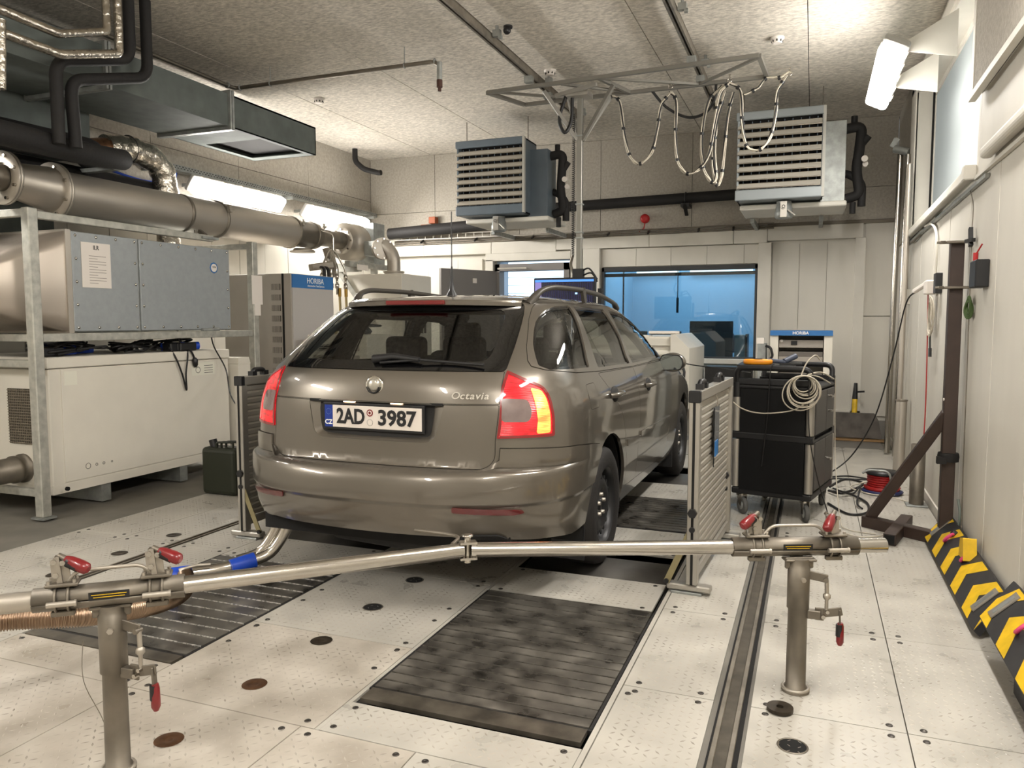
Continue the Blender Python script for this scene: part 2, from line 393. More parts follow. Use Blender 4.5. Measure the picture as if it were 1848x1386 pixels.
# ceiling boards
ceil = struct('ceiling')
build(MB().box(XL-.3,XR+.4,YF-.2,YB+.3,ZC+.02,ZC+.1), 'ceiling_slab', M_gap, ceil)
xs = [-6.0,-4.85,-3.6,-2.36-.0,-1.15,.05,1.25]; ys = [-3.3,-1.2,.0,1.2,2.4,3.6,4.85,6.05,7.25,8.45,9.7]
xs = [-6.1,-4.9,-3.7,-2.5,-1.3,-.1,1.1]
for i in range(len(xs)-1):
    for j in range(len(ys)-1):
        build(MB().box(xs[i]+.003,xs[i+1]-.003,ys[j]+.001,ys[j+1]-.001,ZC+.004*((i*7+j*3)%3)/3,ZC+.02), 'ceiling_board', M_ceil, ceil)
# left wall: boards above, cream panels below
wl = struct('wall_left')
build(MB().box(XL-.2,XL-.03,YF,YB+.2,-.1,ZC+.05), 'wall_core', M_gap, wl)
ys = [-3.2,-.3,.9,2.1,3.3,4.5,5.7,6.9,8.15,9.6]
for j in range(len(ys)-1):
    for (a, b) in ((2.45,2.98),(2.98,ZC)):
        build(MB().box(XL-.03,XL,ys[j]+.003,ys[j+1]-.003,a+.003,b-.003), 'wall_board', M_board, wl)
y = -3.2; k = 0
while y < YB:
    y2 = min(y+.42, YB); build(MB().box(XL-.03,XL-.002*(k%2),y+.003,y2-.003,-.02,2.45), 'wall_panel', M_panel, wl); y = y2; k += 1
# back wall with door and control-room window openings
wb = struct('wall_back')
DX0,DX1,DZ = -3.95,-2.93,2.06
WX0,WX1,WZ0,WZ1 = -2.5,-.62,.86,1.98
xs = [XL,-4.85,-3.62,-2.53,-1.40,-.62,.16,XR]
for i in range(len(xs)-1):
    for (a,b) in ((2.44,2.80),(2.80,ZC)):
        build(MB().box(xs[i]+.003,xs[i+1]-.003,YB,YB+.03,a+.003,b-.003), 'wall_board', M_board, wb)
build(MB().box(XL,XR,YB+.03,YB+.15,2.1,ZC+.05).box(XL,DX0,YB+.03,YB+.15,-.05,2.1).box(DX1,WX0,YB+.03,YB+.15,-.05,2.1)
      .box(WX1,XR+.2,YB+.03,YB+.15,-.05,2.1).box(WX0,WX1,YB+.03,YB+.15,-.05,WZ0).box(WX0,WX1,YB+.03,YB+.15,WZ1,2.1), 'wall_core', M_panel, wb)
def bp(x0,x1,z0,z1,d=0,name='wall_panel',m=M_panel): build(MB().box(x0+.002,x1-.002,YB-d,YB+.035,z0,z1), name, m, wb, bevel=.004 if d else 0)
for x in np.arange(XL,DX0-.3,.45): bp(x,min(x+.45,DX0-.2),-.02,2.14)
for x in np.arange(WX0,WX1-.1,.43): bp(x,min(x+.43,WX1),1.99,2.21)
for x in np.arange(WX0,WX1-.1,.47): bp(x,min(x+.47,WX1),-.02,.84)
for x in np.arange(-.46,.40,.295): bp(x,min(x+.295,.43),.24,2.2)
bp(.52,.82,.24,1.36); bp(.52,.82,1.37,2.4)
for (x0,x1,z0,z1) in ((XL,-5.0,2.2,2.43),(-5.0,-4.0,2.2,2.43),(-4.0,-3.1,2.2,2.43),(-3.1,-1.9,2.22,2.43),(-1.9,-.9,2.22,2.43),(-.9,-.52,2.22,2.43),(-.52,.5,2.24,2.4)): bp(x0,x1,z0,z1,.05,'lintel_panel',M_trimw)
for (x0,x1,z0,z1) in ((-2.9,-2.76,-.02,2.22),(-2.74,-2.52,-.02,2.22),(-.62,-.47,-.02,2.22),(.42,.53,.2,2.24),(-.47,.53,.2,.3),(-4.08,-3.97,-.02,2.12),(-4.08,-2.9,2.1,2.2)): bp(x0,x1,z0,z1,.06,'frame_post',M_trimw)
bp(WX0-.02,WX1+.02,.80,.86,.09,'window_sill',M_trimw); bp(XL,XR,2.4,2.44,.02,'joint_strip',mat('joint',rgb(120,112,100),.7))
build(MB().box(-.6,XR,9.50,YB,-.02,.19), 'plinth_step', mat('grey_step', rgb(128,124,118),.7), wb)
build(MB().box(-.62,.72,8.66,9.6,-.03,-.004), 'back_floor_strip', mat('grey_strip', rgb(122,118,112),.6), floor)
# window_1: control room window
w1 = struct('window_1',(0,YB,0))
build(MB().box(WX0,WX0+.03,YB-.02,YB+.06,WZ0,WZ1).box(WX1-.03,WX1,YB-.02,YB+.06,WZ0,WZ1).box(WX0,WX1,YB-.02,YB+.06,WZ0,WZ0+.02).box(WX0,WX1,YB-.02,YB+.06,WZ1-.05,WZ1), 'window_frame', mat('dark_window_frame', rgb(48,50,52),.5), w1)
G_ctrl = glass('control_room_glass', (.66,.74,.78), .06)
build(MB().box(WX0+.03,WX1-.03,YB+.01,YB+.02,WZ0+.02,WZ1-.05), 'glass_pane', G_ctrl, w1)
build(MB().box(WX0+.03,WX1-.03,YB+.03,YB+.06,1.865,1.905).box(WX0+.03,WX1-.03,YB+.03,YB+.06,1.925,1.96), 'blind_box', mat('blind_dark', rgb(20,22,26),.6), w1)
# control room behind
cr = struct('wall_control_room',(0,YB,0))
M_crw = mat('control_room_paint', rgb(128,160,180), .7)
build(MB().box(-2.75,.9,12.3,12.4,-.1,3).box(-2.75,-2.7,YB+.2,12.3,-.1,3).box(.8,.9,YB+.2,12.3,-.1,3).box(-4.6,.9,YB+.16,12.4,2.9,3).box(-4.6,.9,YB+.16,12.4,-.1,-.02), 'room_lining', M_crw, cr)
build(MB().box(-4.6,-4.5,YB+.2,12.3,-.1,3).box(-4.6,-2.7,11.6,11.7,-.1,3), 'corridor_lining', mat('corridor_white', rgb(200,205,210),.6), cr)
l = bpy.data.lights.new('control_room_lamp','AREA'); l.shape='RECTANGLE'; l.size=2.2; l.size_y=1.2; l.energy=95; l.color=(.70,.88,1)
lo = bpy.data.objects.new('ceiling_lamp',l); COL.objects.link(lo); lo.location=(-1.5,11.2,2.8); lo.parent=cr; lo.location=(-1.5,11.2-YB,2.8)
# right wall: lower panels, boxed window with deep reveal
wr = struct('wall_right')
build(MB().box(XR+.03,XR+.4,YF,4.95,-.05,ZC+.05).box(XR+.03,XR+.4,8.0,YB+.2,-.05,ZC+.05).box(XR+.03,XR+.4,4.95,8.0,-.05,2.08).box(XR+.03,XR+.4,4.95,8.0,3.4,ZC+.05), 'wall_core', M_panel, wr)
y = -3.2
k = 0
while y < YB-.01:
    y2 = min(y+.36, YB); build(MB().box(XR-.002*(k%2),XR+.03,y+.001,y2-.001,-.02,2.08), 'wall_panel', M_panel, wr); y = y2; k += 1
for (a,b,z0,z1,m) in ((8.02,9.6,2.10,2.75,M_board),(8.02,9.6,2.75,ZC,M_board),(4.95,8.0,3.42,ZC,M_board),(2.0,4.93,2.55,ZC,M_board),(2.0,4.93,2.1,2.54,M_panel),(-3.2,2.0,2.1,ZC,M_board)):
    build(MB().box(XR-(.05 if m is M_board and z0==2.55 else 0),XR+.03,a+.003,b-.003,z0+.003,z1-.003), 'wall_board', m, wr)
build(MB().box(XR-.055,XR-.04,4.88,4.94,2.52,ZC).box(XR-.065,XR-.03,2.0,4.94,2.5,2.535), 'panel_trim', M_trimw, wr)
build(MB().box(XR+.0,XR+.16,7.98,8.06,2.1,3.42).box(XR,XR+.16,4.93,4.99,2.1,3.42).box(XR,XR+.16,4.99,8.0,3.36,3.42).box(XR,XR+.16,4.99,8.0,2.06,2.11), 'window_reveal', M_trimw, wr)
build(MB().box(XR-.012,XR+.01,7.98,8.3,2.1,3.45).box(XR-.012,XR+.01,4.9,8.3,3.4,3.5), 'window_casing', M_trimw, wr)
w2 = struct('window_2',(XR,6.5,2.1))
build(MB().box(XR+.14,XR+.17,4.99,8.0,2.11,2.16).box(XR+.14,XR+.17,7.93,7.98,2.11,3.36).box(XR+.14,XR+.17,4.99,8.0,3.31,3.36), 'window_frame', M_trimw, w2)
build(MB().box(XR+.150,XR+.155,4.99,7.97,2.13,3.36), 'frosted_pane', mat('frosted_pane', rgb(140,146,146), .7, emit=rgb(165,176,178), es=.24), w2)
build(MB().box(XR+.125,XR+.15,7.955,7.985,2.13,3.36), 'gasket', M_gap, w2)
wf = struct('wall_front'); build(MB().box(XL-.2,XR+.4,YF-.1,YF,-.1,ZC+.05), 'wall_panel', M_panel, wf)
# door_1 with opening to the corridor
d1 = struct('door_1',(DX0,YB,0))
M_gdoor = mat('grey_door', rgb(122,118,116), .5)
build(MB().box(DX0,DX0+.06,YB-.03,YB+.14,0,DZ).box(DX1-.07,DX1,YB-.03,YB+.14,0,DZ).box(DX0,DX1,YB-.03,YB+.14,DZ-.09,DZ), 'door_frame', M_gdoor, d1)
mb = MB(); mb.M = Matrix.Translation((DX0+.02,YB-.04,0)) @ Matrix.Rotation(math.radians(-116),4,'Z')
mb.box(0,.92,-.045,0,.02,1.97); build(mb,'door_leaf',M_gdoor,d1,bevel=.004)
mb = MB(); mb.M = Matrix.Translation((DX0+.02,YB-.04,0)) @ Matrix.Rotation(math.radians(-116),4,'Z')
mb.box(.35,.41,0,.012,1.80,1.86); build(mb,'door_label',M_paper,d1)
build(MB().bar((-3.85,YB-.2,1.99),(-3.5,YB-.06,2.0),.03,.02), 'door_closer_arm', M_trimw, d1)
# corridor: roller shutter lit from outside
rs = thing('roller_shutter','pale louvred shutter glowing beyond the open door','shutter',(-3.4,11.2,0))
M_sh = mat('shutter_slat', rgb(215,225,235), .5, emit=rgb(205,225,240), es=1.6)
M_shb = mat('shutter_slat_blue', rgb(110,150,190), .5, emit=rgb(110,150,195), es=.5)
for k in range(16):
    z = .3+k*.12
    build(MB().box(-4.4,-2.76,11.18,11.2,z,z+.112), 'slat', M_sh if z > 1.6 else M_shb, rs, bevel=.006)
t = thing('analyser_cabinet','blue-fronted cabinet seen through the open door','cabinet',(-3.4,10.6,0))
build(MB().box(-3.78,-3.15,10.5,10.9,0,1.5), 'casing', M_whitecab, t); build(MB().box(-3.78,-3.15,10.48,10.5,1.36,1.52), 'header', M_blue, t)
text_mesh('HORIBA', .09, M_whitetxt, t, (-3.47,10.475,1.44), (PI/2,0,0))

for (a,b,c_,d_,n_) in ((-3.2,9.6,XR-.012,XR,'baseboard_right'),(-3.2,9.6,XL,XL+.012,'baseboard_left')):
    tag(build(MB().box(c_,d_,a,b,-.01,.06),n_,M_trimw),kind='structure')

for (xa,xb) in ((-2.62,-1.96),(-1.79,-.86)): build(MB().box(xa,xb,12.2,12.24,2.05,2.09), 'reflection_strip', emis('cool_strip_%d'%int(-xa*10),(.75,.93,1),3.5), cr)  # added glowing bars stand in for reflections seen as bright lines in the blind
# ------------------------------------------------------------------ estate car
CX, CY = -1.875, 2.93
def lens(name, col, e, lo, hi, sc=60):
    m = mat(name, col, .14, coat=1, emit=e, es=lo); nt = m.node_tree; b = nt.nodes['Principled BSDF']
    tc = nt.nodes.new('ShaderNodeTexCoord'); mp = nt.nodes.new('ShaderNodeMapping'); mp.inputs['Scale'].default_value = (1,1,3.2)
    n = nt.nodes.new('ShaderNodeTexNoise'); n.inputs['Scale'].default_value = sc*.35; n.inputs['Detail'].default_value = 3
    mr = nt.nodes.new('ShaderNodeMapRange'); mr.inputs[1].default_value = .35; mr.inputs[2].default_value = .68; mr.inputs[3].default_value = lo; mr.inputs[4].default_value = hi
    nt.links.new(tc.outputs['Object'], mp.inputs[0]); nt.links.new(mp.outputs[0], n.inputs['Vector']); nt.links.new(n.outputs['Fac'], mr.inputs[0]); nt.links.new(mr.outputs[0], b.inputs['Emission Strength'])
    w_ = nt.nodes.new('ShaderNodeTexWave'); w_.bands_direction = 'Z'; w_.inputs['Scale'].default_value = 42; bp = nt.nodes.new('ShaderNodeBump'); bp.inputs['Strength'].default_value = .35; bp.inputs['Distance'].default_value = .004
    nt.links.new(tc.outputs['Object'], w_.inputs['Vector']); nt.links.new(w_.outputs['Fac'], bp.inputs['Height']); nt.links.new(bp.outputs[0], b.inputs['Normal']); return m
M_car = mat('taupe_car_paint', rgb(110,104,95), .30, metal=.6, coat=1.0)
M_carin = mat('car_trim_dark', rgb(34,33,33), .8)
M_headl = mat('car_headliner', rgb(120,116,108), .9)
M_seam = mat('car_seam_dark', rgb(14,13,13), .8)
G_rear = glass('tinted_rear_glass', (.56,.56,.54), .05)
G_side = glass('side_glass', (.62,.64,.61), .10)
M_frit = mat('glass_frit', rgb(12,12,13), .06, coat=.6)
M_lens = lens('red_lens', rgb(120,0,8), (1,.008,.02), .45, 1.2)
M_lensd = mat('red_lens_rim', rgb(90,6,12), .15, coat=1, emit=(1,.01,.02), es=.12)
M_lensp = mat('clear_reverse_lens', rgb(104,92,88), .15, coat=1, noise=.4, nscale=14, emit=(.9,.55,.5), es=.08)
M_lensa = lens('lit_bulb_lens', rgb(250,120,60), (1,.30,.05), .6, 3.8, 30)
M_refl = mat('red_reflector', rgb(84,8,14), .12, coat=1)
M_chrome = mat('chrome', rgb(215,212,205), .08, metal=1)
M_tyre = mat('tyre_rubber', rgb(30,27,25), .75, bump=.2, bscale=80)
M_steelw = mat('black_steel_wheel', rgb(46,46,47), .42, metal=.3)
M_cloth = mat('seat_cloth', rgb(36,36,38), .95)
def ip(z, pts):
    a = np.array(pts, float); x, y = a[:,0], a[:,1]; h = np.diff(x); d = np.diff(y)/h
    m = np.empty_like(y); m[1:-1] = np.where(d[1:]*d[:-1] <= 0, 0, 2*d[1:]*d[:-1]/(d[1:]+d[:-1]+1e-12)); m[0] = d[0]; m[-1] = d[-1]
    z = np.clip(z, x[0], x[-1]); i = np.clip(np.searchsorted(x, z)-1, 0, len(x)-2); t = (z-x[i])/h[i]
    return (2*t**3-3*t**2+1)*y[i]+(t**3-2*t**2+t)*h[i]*m[i]+(-2*t**3+3*t**2)*y[i+1]+(t**3-t**2)*h[i]*m[i+1]
WZ = [(.15,.79),(.25,.835),(.35,.862),(.5,.88),(.65,.885),(.8,.883),(.9,.874),(.97,.856),(1.03,.832),(1.08,.812),(1.2,.765),(1.3,.715),(1.37,.668),(1.41,.615),(1.435,.53),(1.45,.42),(1.46,.30),(1.466,.18),(1.468,.08),(1.469,.0)]
RZ = [(.15,.20),(.25,.10),(.33,.045),(.42,.008),(.52,0),(.60,.008),(.64,.03),(.66,.10),(.70,.112),(.80,.118),(.90,.125),(1.0,.145),(1.05,.165),(1.08,.185),(1.2,.33),(1.3,.46),(1.38,.575),(1.42,.66),(1.435,.76),(1.45,.93),(1.46,1.15),(1.466,1.42),(1.468,1.6),(1.469,1.72)]
FZ = [(.15,4.35),(.25,4.48),(.4,4.55),(.55,4.56),(.68,4.52),(.76,4.40),(.83,4.15),(.90,3.85),(.96,3.52),(1.0,3.3),(1.03,3.2),(1.1,3.08),(1.2,2.9),(1.3,2.7),(1.38,2.5),(1.42,2.36),(1.435,2.28),(1.45,2.18),(1.46,2.05),(1.466,1.92),(1.468,1.82),(1.469,1.74)]
DZ = [(.15,.60),(.5,.62),(.63,.60),(.68,.54),(.9,.54),(1.05,.52),(1.2,.52),(1.4,.54),(1.468,.45)]
NZ = [(.15,2.5),(.6,2.5),(.7,2.8),(1.0,2.7),(1.4,2.5),(1.468,2.4)]
_th = np.linspace(0, PI/2, 400); _x = .86*np.sin(_th)**(2/2.7); _y = .50*(1-np.cos(_th)**(2/2.7))
_Lt = np.concatenate([[0], np.cumsum(np.hypot(np.diff(_x), np.diff(_y)))]); L1 = _Lt[-1]; LF = .95
def caps(z):
    r = ip(z,RZ); F = ip(z,FZ); D = np.minimum(ip(z,DZ), (F-r)*.48); DF = np.minimum(.5, (F-r)*.48); return r, F, D, DF
def S(s, z):
    s = np.asarray(s,float); z = np.asarray(z,float); s, z = np.broadcast_arrays(s, z)
    sg = np.sign(s); a = np.abs(s); w = ip(z,WZ); n = ip(z,NZ); r, F, D, DF = caps(z)
    th = np.interp(np.minimum(a,L1), _Lt, _th); sl = np.maximum((F-DF)-(r+D), 0)
    x = w*np.sin(th)**(2/n); y = r+D*(1-np.cos(th)**(2/n)); y = y+np.clip(a-L1, 0, sl)
    tf = np.clip((a-L1-sl)/LF, 0, 1)*PI/2
    fx = np.cos(tf)**(2/3.0); fy = np.sin(tf)**(2/3.0)
    x = np.where(tf > 0, w*fx, x); y = np.where(tf > 0, F-DF+DF*fy, y)
    t = np.clip((y-3.2)/1.37, 0, 1); x = x*(1-.09*t**2)
    return np.stack([sg*x, y, z+0*x], -1)
def NRM(s, z):
    e = .004; f = .0015; s = np.asarray(s,float); z = np.clip(np.asarray(z,float), .152, 1.4685)
    z0 = np.maximum(z-f,.151); z1 = np.minimum(z+f,1.4689)
    n = np.cross(S(s+e,z)-S(s-e,z), S(s,z1)-S(s,z0)); l = np.linalg.norm(n,axis=-1,keepdims=True)
    n = np.where(l > 1e-9, n/np.maximum(l,1e-9), np.array([0,0,1.0])); return n
def sy(y, z):       # perimeter coordinate of a side-view point
    r, F, D, DF = [float(v) for v in caps(np.array(z))]
    if y >= r+D: return L1+y-r-D
    a = np.linspace(0, L1, 300); yy = S(a, np.full(300, z))[:,1]; return float(np.interp(y, yy, a))
def dens(poly, st=.03):
    out = []
    for i in range(len(poly)):
        a = np.array(poly[i]); b = np.array(poly[(i+1)%len(poly)]); k = max(1, int(np.hypot(*(b-a))/st))
        for j in range(k): out.append(tuple(a+(b-a)*j/k))
    return out
def rnd(poly, r, n=5):
    out = []; N = len(poly); rs = r if isinstance(r, (list,tuple)) else [r]*N
    for i in range(N):
        P = np.array(poly[i],float); a = np.array(poly[i-1])-P; b = np.array(poly[(i+1)%N])-P
        la, lb = np.hypot(*a), np.hypot(*b); rr = min(rs[i], la*.49, lb*.49)
        if rr < 1e-4: out.append(tuple(P)); continue
        p = P+a/la*rr; q = P+b/lb*rr
        for k in range(n+1):
            t = k/n; out.append(tuple((1-t)**2*p+2*t*(1-t)*P+t*t*q))
    return out
def inset(poly, d):
    P = np.array(poly); A = .5*np.sum(P[:,0]*np.roll(P[:,1],-1)-np.roll(P[:,0],-1)*P[:,1]); sg = 1 if A > 0 else -1
    a = P-np.roll(P,1,0); b = np.roll(P,-1,0)-P
    na = np.stack([-a[:,1],a[:,0]],1)/np.maximum(np.hypot(a[:,0],a[:,1])[:,None],1e-9); nb = np.stack([-b[:,1],b[:,0]],1)/np.maximum(np.hypot(b[:,0],b[:,1])[:,None],1e-9)
    m = na+nb; m = m/np.maximum(np.linalg.norm(m,axis=1,keepdims=True),1e-6); k = 1/np.clip((m*na).sum(1),.4,1)
    return [tuple(p) for p in (P+m*sg*d*k[:,None])]
def inpoly(X, Y, poly):
    c = np.zeros(X.shape, bool); P = np.array(poly); j = len(P)-1
    for i in range(len(P)):
        xi, yi = P[i]; xj, yj = P[j]
        if yi != yj:
            m = ((yi > Y) != (yj > Y)) & (X < (xj-xi)*(Y-yi)/(yj-yi)+xi); c ^= m
        j = i
    return c
ZL = [.2,.23,.26,.29,.32,.35,.38,.41,.44,.47,.50,.53,.56,.59,.61,.63,.64,.65,.66,.67,.70,.74,.78,.82,.86,.90,.93,.95,.97,.99,1.01,1.03,1.05,1.08,1.11,1.15,1.19,1.23,1.27,1.31,1.34,1.37,1.39,1.405,1.42,1.43,1.437,1.444,1.45,1.455,1.46,1.463,1.466,1.4675,1.4685]
car = thing('estate_car', 'metallic taupe estate car with lit tail lights standing on the rollers', 'car', (CX, CY, 0))
def panel(name, m, outline, holes=(), off=0., rim=.012, gap=.0025, st=.045, mirror=False, offf=None, label=None, parent=None, zl=None):
    outs = []
    ol = inset(dens(outline, st*.8), gap) if gap else dens(outline, st*.8)
    hs = [dens(h, st*.8) for h in holes]
    V2 = []; E = []
    for lp in [ol]+hs:
        n0 = len(V2); V2 += lp; E += [(n0+i, n0+(i+1)%len(lp)) for i in range(len(lp))]
    P = np.array(ol); a0, a1, b0, b1 = P[:,0].min(), P[:,0].max(), P[:,1].min(), P[:,1].max()
    gs = np.arange(math.ceil(a0/st)*st, a1, st); gz = np.array([z for z in (zl or ZL) if b0 < z < b1])
    if len(gs) and len(gz):
        X, Y = np.meshgrid(gs, gz); X = X.ravel(); Y = Y.ravel(); k = inpoly(X, Y, ol)
        for h in hs: k &= ~inpoly(X, Y, h)
        X, Y = X[k], Y[k]
        # keep clear of the outlines
        Q = np.array(V2)
        if len(X):
            keep = np.ones(len(X), bool)
            for c0 in range(0, len(X), 2000):
                d = np.abs(X[c0:c0+2000,None]-Q[None,:,0])/st+np.abs(Y[c0:c0+2000,None]-Q[None,:,1])/.012
                keep[c0:c0+2000] = d.min(1) > .35
            V2 = V2+list(zip(X[keep], Y[keep]))
    r = delaunay_2d_cdt([Vector(v) for v in V2], E, [], 0, 1e-6)
    rv = np.array([tuple(v) for v in r[0]]); tf = np.array([f for f in r[2]])
    c = rv[tf].mean(1); k = inpoly(c[:,0], c[:,1], ol)
    for h in hs: k &= ~inpoly(c[:,0], c[:,1], h)
    tf = tf[k]
    # orient counter-clockwise
    ar = (rv[tf[:,1],0]-rv[tf[:,0],0])*(rv[tf[:,2],1]-rv[tf[:,0],1])-(rv[tf[:,2],0]-rv[tf[:,0],0])*(rv[tf[:,1],1]-rv[tf[:,0],1])
    tf[ar < 0] = tf[ar < 0][:,::-1]; tf = tf[np.abs(ar) > 1e-9]
    used = np.unique(tf); mp = -np.ones(len(rv), int); mp[used] = np.arange(len(used)); rv = rv[used]; tf = mp[tf]
    def pos(q):
        o = off if offf is None else off+offf(q[:,0], q[:,1])
        o = np.broadcast_to(o, (len(q),))
        return S(q[:,0], q[:,1])+NRM(q[:,0], q[:,1])*o[:,None]
    p = pos(rv)
    if offf is None: nn = NRM(rv[:,0], rv[:,1])
    else:
        e = np.array([.003,0]); f = np.array([0,.002])
        nn = np.cross(pos(rv+e)-pos(rv-e), pos(rv+f)-pos(rv-f)); nn /= np.maximum(np.linalg.norm(nn,axis=1,keepdims=True),1e-9)
    # boundary edges
    from collections import Counter
    cnt = {}
    for t in tf.tolist():
        for i in range(3):
            a, b = t[i], t[(i+1)%3]; kk = (min(a,b),max(a,b)); cnt.setdefault(kk, []).append((a,b))
    be = [v[0] for v in cnt.values() if len(v) == 1]
    verts = p.tolist(); norms = nn.tolist(); faces = tf.tolist(); smooth = [True]*len(faces)
    if rim:
        nb = NRM(rv[:,0], rv[:,1])
        for a, b in be:
            i0 = len(verts); q = [p[a], p[b], p[b]-nb[b]*rim, p[a]-nb[a]*rim]
            en = np.cross(q[0]-q[1], q[2]-q[1]); en = en/max(np.linalg.norm(en),1e-9)
            verts += [x.tolist() for x in q]; norms += [en.tolist()]*4; faces.append([i0+1,i0,i0+3,i0+2]); smooth.append(True)
    for sgn in ((1,-1) if mirror else (1,)):
        vv = [(x*sgn,y,z) for x,y,z in verts]; ff = faces if sgn == 1 else [f[::-1] for f in faces]; nrm = [(x*sgn,y,z) for x,y,z in norms]
        me = bpy.data.meshes.new(name); me.from_pydata(vv, [], ff); me.polygons.foreach_set('use_smooth', smooth); me.update()
        me.normals_split_custom_set_from_vertices(nrm)
        o = mesh_obj(name, me, m, parent or car, ORG[car.name]); 
        if label: o['label'] = label
        outs.append(o)
    return outs
SYP = lambda pts: [(sy(y,z), z) for y, z in pts]
sym = lambda h: h+[(-s,z) for s,z in h[::-1]]
# outlines (perimeter coordinate, height)
arc = lambda yc: [(yc+.385*math.cos(math.radians(a)), .325+.385*math.sin(math.radians(a))) for a in range(0,181,9)]
def arch(yc): 
    pts = [(yc+.375,.14)]+arc(yc)+[(yc-.375,.14)]; return [(L1+y-.33-.0, z) if False else (sy(y,max(z,.151)), z) for y,z in pts]
A_r, A_f = arch(1.085), arch(3.663)
O_glass = rnd(sym([(.648,1.087),(.722,1.402)]), .02)
O_tgu = rnd(sym([(.600,.941),(.645,1.085)]), .008)
O_tgl = rnd(sym([(.535,.657),(.570,.70),(.573,.80),(.599,.939)]), [.03,.03,.02,.006,.006,.02,.03,.03])
O_light = rnd([(.578,.795),(.838,.798),(.842,.88),(.837,.968),(.818,1.016),(.655,1.085),(.612,.99)], [.006,.01,.02,.03,.03,.004,.02])
O_bump = sym([(.545,.651),(.592,.70),(.600,.762),(.75,.758),(.92,.750),(1.15,.735),(sy(.80,.712)-.02,.712)])
arcR = [(y,z) for y,z in arc(1.085) if y < .92 and z < .70][::1]
O_bumpfull = []
topR = [(.545,.651),(.586,.70),(.590,.753),(.75,.750),(1.0,.738),(1.2,.714)]
edge = [(sy(.845,.640),.700)]+[(sy(y-.004,z),z) for y,z in arc(1.085) if y < .83]+[(sy(.70,.30),.30)]
edge = [(sy(.86,.652),.655)]+[(sy(y-.006,z),z) for y,z in arc(1.085) if y < .84 and z > .33]+[(sy(.69,.315),.315)]
topR += [(sy(.865,.69)-.01,.692)]
bot = [(1.0,.308),(.88,.326),(.77,.336),(.55,.364),(.3,.366),(.0,.364)]
half = topR+edge+bot
O_bump = half+[(-s,z) for s,z in half[::-1][1:]]
O_q = rnd([(.806,1.106),(.782,1.153),(.765,1.20),(.766,1.265),(.776,1.305),(.806,1.343),(.846,1.366),(.914,1.384),(1.0,1.389),(sy(1.085,1.393),1.393),(sy(1.03,1.30),1.30),(sy(.90,1.075),1.075),(.87,1.086)], [.01,.02,.02,.02,.01,.01,.02,.0,0,.012,0,.012,.0])
O_rd = rnd(SYP([(1.06,1.065),(1.15,1.392),(1.765,1.380),(1.80,1.22),(1.79,1.05)]), [.012,.015,.012,0,.012])
O_fd = rnd(SYP([(1.87,1.048),(1.86,1.376),(2.12,1.358),(2.42,1.275),(2.75,1.13),(2.93,1.045)]), [.012,.012,.03,.05,.05,.02])
O_dlo = rnd([(.768,1.103),(.746,1.13),(.732,1.19),(.736,1.318),(.760,1.377),(.792,1.399),(.836,1.410),(.90,1.417),(1.05,1.420),(1.186,1.421)]+SYP([(1.3,1.421),(1.85,1.412),(2.16,1.39),(2.5,1.30),(2.85,1.13),(3.06,1.03),(1.85,1.028),(1.05,1.044)])+[(1.10,1.060),(.84,1.086)], .004, 2)
O_rdoor = rnd(SYP([(1.02,1.038),(1.08,.985),(1.20,.90),(1.37,.79),(1.45,.66),(1.50,.50),(1.53,.335),(1.83,.325),(1.845,.70),(1.84,1.026)]), [.02,.05,.06,.08,.05,.03,.03,.02,0,.01])
O_fdoor = rnd(SYP([(1.846,1.026),(1.851,.70),(1.838,.325),(2.85,.30),(3.0,.62),(3.03,.90),(3.0,1.02)]), [.01,0,.02,.05,.05,.05,.01])
O_fuel = rnd([(sy(.715,.875),.875),(sy(.88,.875),.875),(sy(.88,1.0),1.0),(sy(.72,1.0),1.0)], .025)
SE = 5.7
sF = lambda z: L1+float((lambda c:(c[1]-c[3])-(c[0]+c[2]))([float(v) for v in caps(np.array(z))]))
wsz = [1.035,1.1,1.17,1.24,1.31,1.38]
O_ws = [(sF(z)+.16, z) for z in wsz]+[(sF(z)+LF-.001, z) for z in wsz[::-1]]
O_wsh = [(sF(z)+.15, z) for z in wsz]+[(SE-.05, 1.38),(SE-.05,1.035)]
neg = lambda p: [(-s,z) for s,z in p]
g = .0022
mir = lambda L: L+[neg(p) for p in L]
body_out = [(-SE,.24),(-SE,1.4689),(SE,1.4689),(SE,.24)]
grow = lambda p, d=g: inset(p, -d)
centre_holes = [grow(O_glass), O_tgu, O_tgl, O_bump]
# tailgate, glass and bumper share one opening in the shell
shell_parts = [body_out]
O_bh = half[:-len(bot)]+[(sy(.69,.315),.20)]; O_bh = O_bh+[(-s,z) for s,z in O_bh[::-1]]
centre_holes[3] = O_bh
panel('body_shell', M_car, body_out, centre_holes+mir([O_light, O_dlo, O_rdoor, O_fdoor, O_fuel, O_wsh, A_r, A_f]), rim=.018, gap=0, st=.05)
# recess for the number plate
O_rec = rnd(sym([(.292,.766),(.352,.937)]), [.05,.004,.004,.05], 8)
O_reci = rnd(sym([(.270,.790),(.298,.934)]), [.03,.003,.003,.03], 8)
panel('tailgate_lower', M_car, O_tgl, [O_rec], rim=.02)
panel('tailgate_upper', M_car, O_tgu, rim=.012)
panel('plate_recess', M_car, O_reci, off=-.026, rim=0, gap=-.002)
Q = np.array(O_rec); Q2 = np.array(O_reci); n_ = len(Q); p0 = S(Q[:,0],Q[:,1])-NRM(Q[:,0],Q[:,1])*.002; p1 = S(Q2[:,0],Q2[:,1])-NRM(Q2[:,0],Q2[:,1])*.026
mb = MB(); mb.add([Vector(v)+Vector((CX,CY,0)) for v in np.concatenate([p0,p1])], [(i,(i+1)%n_,n_+(i+1)%n_,n_+i) for i in range(n_)], True); build(mb,'recess_wall',M_car,car)
